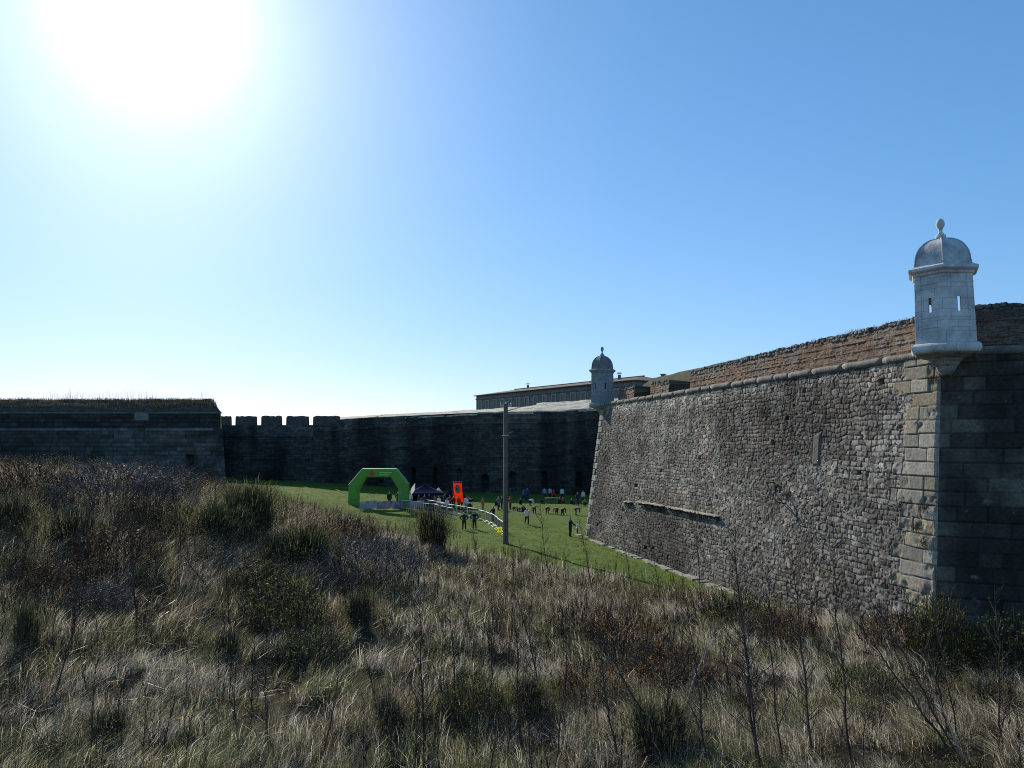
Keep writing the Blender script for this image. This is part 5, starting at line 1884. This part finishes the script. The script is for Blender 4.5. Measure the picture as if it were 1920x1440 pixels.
# ---- saplings: thin dark trunks with rising side twigs
def sapling(bxp, byp, txp, typ, label, r0=.024, dens=1.0, pale=False, seed=0):
    rs = random.Random(seed)
    g = ground(bxp, byp)
    d = ray(txp, typ)
    s = g.y / d.y
    tip = Vector((0, 0, EYE)) + d * s - g
    Lh = tip.length
    root = empty("sapling", g - Vector((0, 0, .05)), 0, label, "sapling", "thin leafless saplings in the grass")
    n_ = 9
    pts = []
    wob = Vector((rs.uniform(-1, 1), rs.uniform(-1, 1), 0)) * .05 * Lh
    depth = Vector((0, rs.uniform(-.06, .06) * Lh, 0))
    for i_ in range(n_ + 1):
        f_ = i_ / n_
        pts.append(tip * f_ + depth * f_ + wob * math.sin(f_ * 3.1) * .5 + Vector((rs.uniform(-1, 1), rs.uniform(-1, 1), 0)) * .010 * Lh * (0 < f_ < 1))
    b = MB(); b.tube(pts, [r0 * 1.3 * (1 - .78 * k / n_) for k in range(n_ + 1)], 6)
    m_ = M['bark_pale'] if pale else M['bark']
    b.build("trunk", m_, root)
    b = MB()
    nt_ = int(Lh * 9.0 * dens)
    for k in range(nt_):
        f_ = .18 + .8 * (k + rs.random()) / nt_
        i_ = min(int(f_ * n_), n_ - 1)
        p_ = pts[i_].lerp(pts[i_ + 1], f_ * n_ - i_)
        ax = (pts[i_ + 1] - pts[i_]).normalized()
        a_ = rs.uniform(0, 6.28)
        sd_ = (ax.orthogonal().normalized() * math.cos(a_) + ax.cross(ax.orthogonal().normalized()) * math.sin(a_))
        ln = Lh * rs.uniform(.07, .22) * (1.15 - f_ * .7)
        dr = (ax * rs.uniform(.6, 1.1) + sd_ * rs.uniform(.45, .95)).normalized()
        q1 = p_ + dr * ln * .5; q2 = p_ + dr * ln + Vector((0, 0, .08 * ln)) + sd_ * rs.uniform(-.1, .1) * ln
        rr_ = max(r0 * (1 - .7 * f_) * .6, .0095)
        b.tube([p_, q1, q2], [rr_, rr_ * .8, rr_ * .4], 4)
        for w_ in range(rs.randint(1, 3)):
            t_ = rs.uniform(.3, .9)
            o_ = p_.lerp(q2, t_)
            dd = (dr + Vector((rs.uniform(-.6, .6), rs.uniform(-.6, .6), rs.uniform(-.2, .5)))).normalized()
            b.tube([o_, o_ + dd * ln * rs.uniform(.15, .4)], [rr_ * .7, rr_ * .4], 3)
    b.build("crown", m_, root)
    return root


M['bark'] = mat("dark_bark", (.055, .042, .034), .8, 14, .4, .3)
M['bark_pale'] = mat("bleached_bark", (.36, .33, .28), .8, 14, .3, .3)
SAP = [
    (1420, 1450, 1372, 985, "tallest straight dark sapling crossing the bastion below the iron bracket", .030, 1.1),
    (1426, 1460, 1385, 1105, "dark sapling close beside the tallest one, ending at the wall foot", .026, 1.0),
    (1326, 1455, 1286, 1128, "upright sapling left of the tallest pair, its tip at the wall foot", .024, 1.1),
    (1470, 1455, 1440, 1075, "slim sapling just right of the tallest one", .020, .9),
    (1531, 1455, 1491, 1030, "curved sapling whose tip reaches the rubble midway to the quoins", .026, .8),
    (1598, 1440, 1553, 1010, "long bare whip in front of the rubble just left of the quoins", .024, .5),
    (1800, 1450, 1585, 1140, "leftmost stem of the fan leaning left before the quoins", .026, .8),
    (1808, 1450, 1640, 1120, "second stem of the leaning fan, just right of its leftmost stem", .022, .8),
    (1790, 1400, 1695, 1095, "middle stem of the leaning fan, its tip against the pale quoins", .022, .9),
    (1800, 1395, 1748, 1120, "steepest stem of the fan, its tip at the bastion corner", .020, .9),
    (1876, 1430, 1868, 1095, "thin upright stem before the shaded wall near the right edge", .018, .7),
    (798, 1420, 790, 1112, "straight dark sapling in the foreground grass below the black shrub", .024, 1.0),
    (853, 1330, 838, 1100, "dark sapling right of the straight one below the black shrub", .020, 1.0),
    (913, 1400, 926, 1108, "slender sapling directly below the foot of the concrete pole", .020, 1.0),
    (1018, 1340, 958, 1082, "sapling leaning left toward the foot of the concrete pole", .022, 1.0),
    (980, 1440, 972, 1170, "bottom middle sapling rising beside the dark shrub", .022, 1.0),
    (1040, 1440, 1062, 1150, "bottom middle sapling leaning right", .020, 1.0),
    (1165, 1440, 1120, 1180, "forked sapling left of the root of the bottom right whips", .022, 1.2),
    (1240, 1400, 1130, 1200, "branchy dark sapling spreading left over the rust leaved shrub", .026, 1.6),
    (1250, 1390, 1270, 1160, "branchy dark sapling rising from the dark shrub near bottom right", .024, 1.5),
    (258, 1190, 250, 1000, "dark sapling with pale grass round it on the left bank", .028, 1.0),
    (268, 1170, 300, 1030, "shorter sapling forking right beside the left bank's dark one", .022, 1.0),
    (137, 1200, 137, 1065, "small dark sapling between the two lower left shrubs", .022, 1.0),
    (412, 1130, 335, 1033, "thick dark branch leaning up left on the bank", .040, .8),
    (433, 1075, 440, 985, "forked dark sapling between the dark broom and the bramble", .030, 1.4),
    (663, 1185, 660, 1062, "dark sapling above the stump bush in the dry grass", .024, 1.2),
    (560, 1180, 545, 1090, "twiggy sapling inside the yellowing bramble", .020, 1.2),
    (1040, 1120, 1012, 935, "sapling at the lawn edge whose tip crosses the stooping crowd", .018, .9),
    (1112, 1120, 1085, 965, "sapling at the lawn edge in front of the tall adult's feet", .018, 1.0),
    (1185, 1130, 1160, 960, "sapling whose twigs cross the far corner's lit quoins", .018, 1.0),
    (1240, 1150, 1215, 1000, "thin sapling before the rubble below the jutting string course", .018, 1.0),
    (1320, 1170, 1300, 940, "bare thin sapling crossing the right end of the string course", .018, .7),
    (905, 1090, 883, 965, "small sapling at the lawn edge below the pair by the barriers", .016, 1.1),
    (985, 1110, 975, 1010, "small sapling at the lawn edge right beside the pole foot", .016, 1.1),
    (740, 1090, 735, 985, "twiggy sapling among the purplish thorn under the arch", .018, 1.2),
    (95, 1330, 160, 1120, "slanting dark sapling at the far lower left", .020, .9),
    (470, 1380, 480, 1180, "thin dark sapling in pale grass, lower left of the dark hollow", .018, .9),
    (600, 1440, 640, 1230, "thin dark sapling leaning right at the bottom left middle", .018, .9),
]
for i_, a in enumerate(SAP): sapling(*a[:5], r0=a[5], dens=a[6], seed=40 + i_)
PALE = [(1275, 1345, 1345, 1170, "bleached dead branch upright among the bottom right whips", .020),
        (1815, 1440, 1760, 1300, "bleached white stem at the root of the leaning fan", .024),
        (1115, 1440, 1085, 1370, "bleached forked twig at the bottom middle", .016),
        (955, 1340, 1010, 1270, "bleached dead branch lying across the lower middle grass", .018),
        (1340, 1210, 1285, 1200, "pale broken branch lying flat before the olive shrub", .018)]
for i_, a in enumerate(PALE): sapling(*a[:5], r0=a[5], dens=.7, pale=True, seed=90 + i_)

# ---- tufts growing on the walls
def tuft(loc, n, h, spread, label, cols, nm="wall_weed"):
    root = None
    b_ = np.stack([RNG.normal(0, spread * .35, n), RNG.normal(0, spread * .2, n), RNG.normal(0, spread * .25, n)], 1)
    o = blades(nm, b_, RNG.uniform(0, 6.28, n), RNG.uniform(.1, 1, n) * spread, RNG.uniform(-.3, 1, n) * h, np.full(n, .014), pal(RNG.random(n), cols), M['leaf'])
    o.location = loc
    tag(o, label, "plant", "weeds rooted in the bastion")
DK = [(.02, .022, .012), (.05, .05, .03), (.10, .085, .05)]
for (px, py, n, h, sp, lab) in ((1737, 955, 220, .35, .40, "dark weed tuft on the pale quoins, the upper of three"),
                                (1722, 990, 200, .25, .45, "dark weed tuft on the pale quoins, the middle of three"),
                                (1737, 1020, 220, .30, .40, "dark weed tuft on the pale quoins, the lowest of three"),
                                (1752, 712, 140, .2, .30, "small weed right under the near sentry box"),
                                (1432, 775, 120, .25, .40, "thin weed hanging below the cordon on the upper rubble"),
                                (1300, 775, 90, .2, .35, "small weed below the cordon near the far end of the rubble"),
                                (1478, 930, 130, .4, .35, "weed tuft rooted beside the iron bracket")):
    uu, zz_ = wall_uv(px, py)
    q_ = W0 + d1 * uu + n1 * (BAT * (ZC - zz_) / 12 + .06)
    tuft((q_[0], q_[1], zz_), n, h, sp, lab, DK)

# grass along the top of the brick parapet
n = 9000
uu = RNG.uniform(1.0, uA, n); back = RNG.uniform(.45, 3.0, n)
topz = ZC + hp(uu) + .02
b_ = np.stack([W0[0] + d1[0] * uu - n1[0] * back, W0[1] + d1[1] * uu - n1[1] * back, topz - .1], 1)
kk_ = fbm(uu * .8, back, 800)
o = blades("parapet_grass", b_, RNG.uniform(0, 6.28, n), RNG.uniform(.02, .16, n), RNG.uniform(.05, .30, n) * (.3 + kk_), np.full(n, .016), pal(RNG.random(n), [(.05, .055, .025), (.09, .10, .04), (.16, .14, .08)]), M['leaf'])
tag(o, "low grass growing along the top of the brick parapet", "grass", kind="stuff")

# grass and tall weeds along the left bastion's top
n = 26000
xx = XB - RNG.uniform(.25, LL, n); tt = RNG.uniform(.22, 1, n)
zz_ = ZL + np.interp(tt, [0, .12, .3, .8, 1], [.1, .35, .75, 1.0 * zt, 1.0 * zt]) if False else None
ztop = at(300, 749, YB + 3).z - ZL
zz_ = ZL + np.interp(tt, [0, .08, .3, .85, 1], [.05, .3, .8, ztop, ztop])
xx = xx - 2.2 * tt
b_ = np.stack([xx, YB + .22 + tt * 3.8, zz_ - .2], 1)
kk_ = fbm(xx * .4, tt * 4, 820)
o = blades("bank_grass", b_, RNG.uniform(0, 6.28, n), RNG.uniform(.02, .25, n), RNG.uniform(.2, .55, n) * (.5 + kk_), np.full(n, .03), pal(RNG.random(n), [(.04, .035, .022), (.08, .07, .04), (.15, .125, .08), (.07, .075, .03)]), M['leaf'])
tag(o, "dry grass on the sloping top of the left bastion", "grass", kind="stuff")
n = 900
xx = XB - 1.6 - np.abs(RNG.normal(0, 1, n)) * 0 - RNG.uniform(0, LL - 5, n)
kp = fbm(xx * .35, 0 * xx, 830) > .44
xx = xx[kp]; n = len(xx)
b_ = np.stack([xx, YB + RNG.uniform(2.6, 3.8, n), np.full(n, ZL + ztop - .1)], 1)
o = blades("tall_weeds", b_, RNG.uniform(0, 6.28, n), RNG.uniform(.05, .4, n), RNG.uniform(.6, 1.7, n), np.full(n, .022), pal(RNG.random(n), [(.12, .10, .06), (.22, .19, .12)]), M['leaf'])
tag(o, "tall wispy weeds against the sky on the left bastion", "weeds", kind="stuff")

# a few yellow flowers low in the foreground
for i_, (px, py, lab) in enumerate(((334, 1395, "small yellow flower in the foreground grass"), (8, 1322, "yellow flower at the lower left edge, upper of two"), (14, 1338, "yellow flower at the lower left edge, lower of two"))):
    g = ground(px, py)
    e_ = empty("yellow_flower", g, 0, lab, "flower", "yellow flowers")
    b = MB(); b.tube([(0, 0, -.05), (.01, 0, .3), (.0, .02, .55)], .006, 5); b.build("stem", M['leaf_green'] if 'leaf_green' in M else M['bark'], e_)
    b = MB()
    for k in range(8):
        a_ = k * math.pi / 4
        ca, sa = math.cos(a_), math.sin(a_)
        b.add([(0, .02, .55), (.03 * ca - .012 * sa, .02 + .03 * sa + .012 * ca, .57), (.06 * ca, .02 + .06 * sa, .56), (.03 * ca + .012 * sa, .02 + .03 * sa - .012 * ca, .57)], [(0, 1, 2, 3)])
    b.build("petals", M['yellow'], e_)

# ================================================================== LIGHT AND SKY
SUN_AZ, SUN_EL = R(-26), R(28)
sd = Vector((math.sin(SUN_AZ) * math.cos(SUN_EL), math.cos(SUN_AZ) * math.cos(SUN_EL), math.sin(SUN_EL)))
sun = bpy.data.lights.new("sun", 'SUN')
sun.energy = 5.0
sun.angle = R(.5)
sun.color = (1.0, .90, .74)
so = bpy.data.objects.new("sun", sun)
COL.objects.link(so)
so.rotation_euler = (-sd).to_track_quat('-Z', 'Y').to_euler()

w = bpy.data.worlds.new("World")
scn.world = w
w.use_nodes = True
nt = w.node_tree
N, L = nt.nodes, nt.links
bg = N["Background"]
sky = N.new("ShaderNodeTexSky")
sky.sky_type = 'NISHITA'
sky.sun_disc = False
sky.sun_elevation = SUN_EL
sky.sun_rotation = SUN_AZ
sky.altitude = 100
sky.air_density = 1.0
sky.dust_density = .25
sky.ozone_density = 3.0
# aureole of the sun itself
tc = N.new("ShaderNodeTexCoord")
dt = N.new("ShaderNodeVectorMath"); dt.operation = 'DOT_PRODUCT'
L.new(tc.outputs["Generated"], dt.inputs[0])
dt.inputs[1].default_value = sd
mxz = N.new("ShaderNodeMath"); mxz.operation = 'MAXIMUM'; mxz.inputs[1].default_value = 0
L.new(dt.outputs["Value"], mxz.inputs[0])
acc = None
for pw, am in ((30, 2.4), (130, 2.2), (600, 16.0)):
    a = N.new("ShaderNodeMath"); a.operation = 'POWER'; a.inputs[1].default_value = pw
    L.new(mxz.outputs[0], a.inputs[0])
    m_ = N.new("ShaderNodeMath"); m_.operation = 'MULTIPLY'; m_.inputs[1].default_value = am
    L.new(a.outputs[0], m_.inputs[0])
    if acc is None: acc = m_
    else:
        s_ = N.new("ShaderNodeMath"); s_.operation = 'ADD'
        L.new(acc.outputs[0], s_.inputs[0]); L.new(m_.outputs[0], s_.inputs[1]); acc = s_
ad = N.new("ShaderNodeMix"); ad.data_type = 'RGBA'; ad.blend_type = 'ADD'; ad.inputs["Factor"].default_value = 1
sp = N.new("ShaderNodeSeparateColor")
cb = N.new("ShaderNodeCombineColor")
L.new(sky.outputs["Color"], sp.inputs[0])
for ch, g_, k_ in (("Red", .95, .67), ("Green", .72, 1.28), ("Blue", .70, 1.75)):
    p_ = N.new("ShaderNodeMath"); p_.operation = 'POWER'; p_.inputs[1].default_value = g_
    m_ = N.new("ShaderNodeMath"); m_.operation = 'MULTIPLY'; m_.inputs[1].default_value = k_
    L.new(sp.outputs[ch], p_.inputs[0]); L.new(p_.outputs[0], m_.inputs[0]); L.new(m_.outputs[0], cb.inputs[ch])
L.new(cb.outputs[0], ad.inputs["A"])
L.new(acc.outputs[0], ad.inputs["B"])
L.new(ad.outputs["Result"], bg.inputs["Color"])
bg.inputs["Strength"].default_value = .14

scn.view_settings.view_transform = 'Standard'
scn.view_settings.look = 'None'
scn.view_settings.exposure = 0
scn.view_settings.gamma = 1
scn.render.film_transparent = False
scn.cycles.use_denoising = False
scn.cycles.filter_width = 1.05
scn.cycles.max_bounces = 6
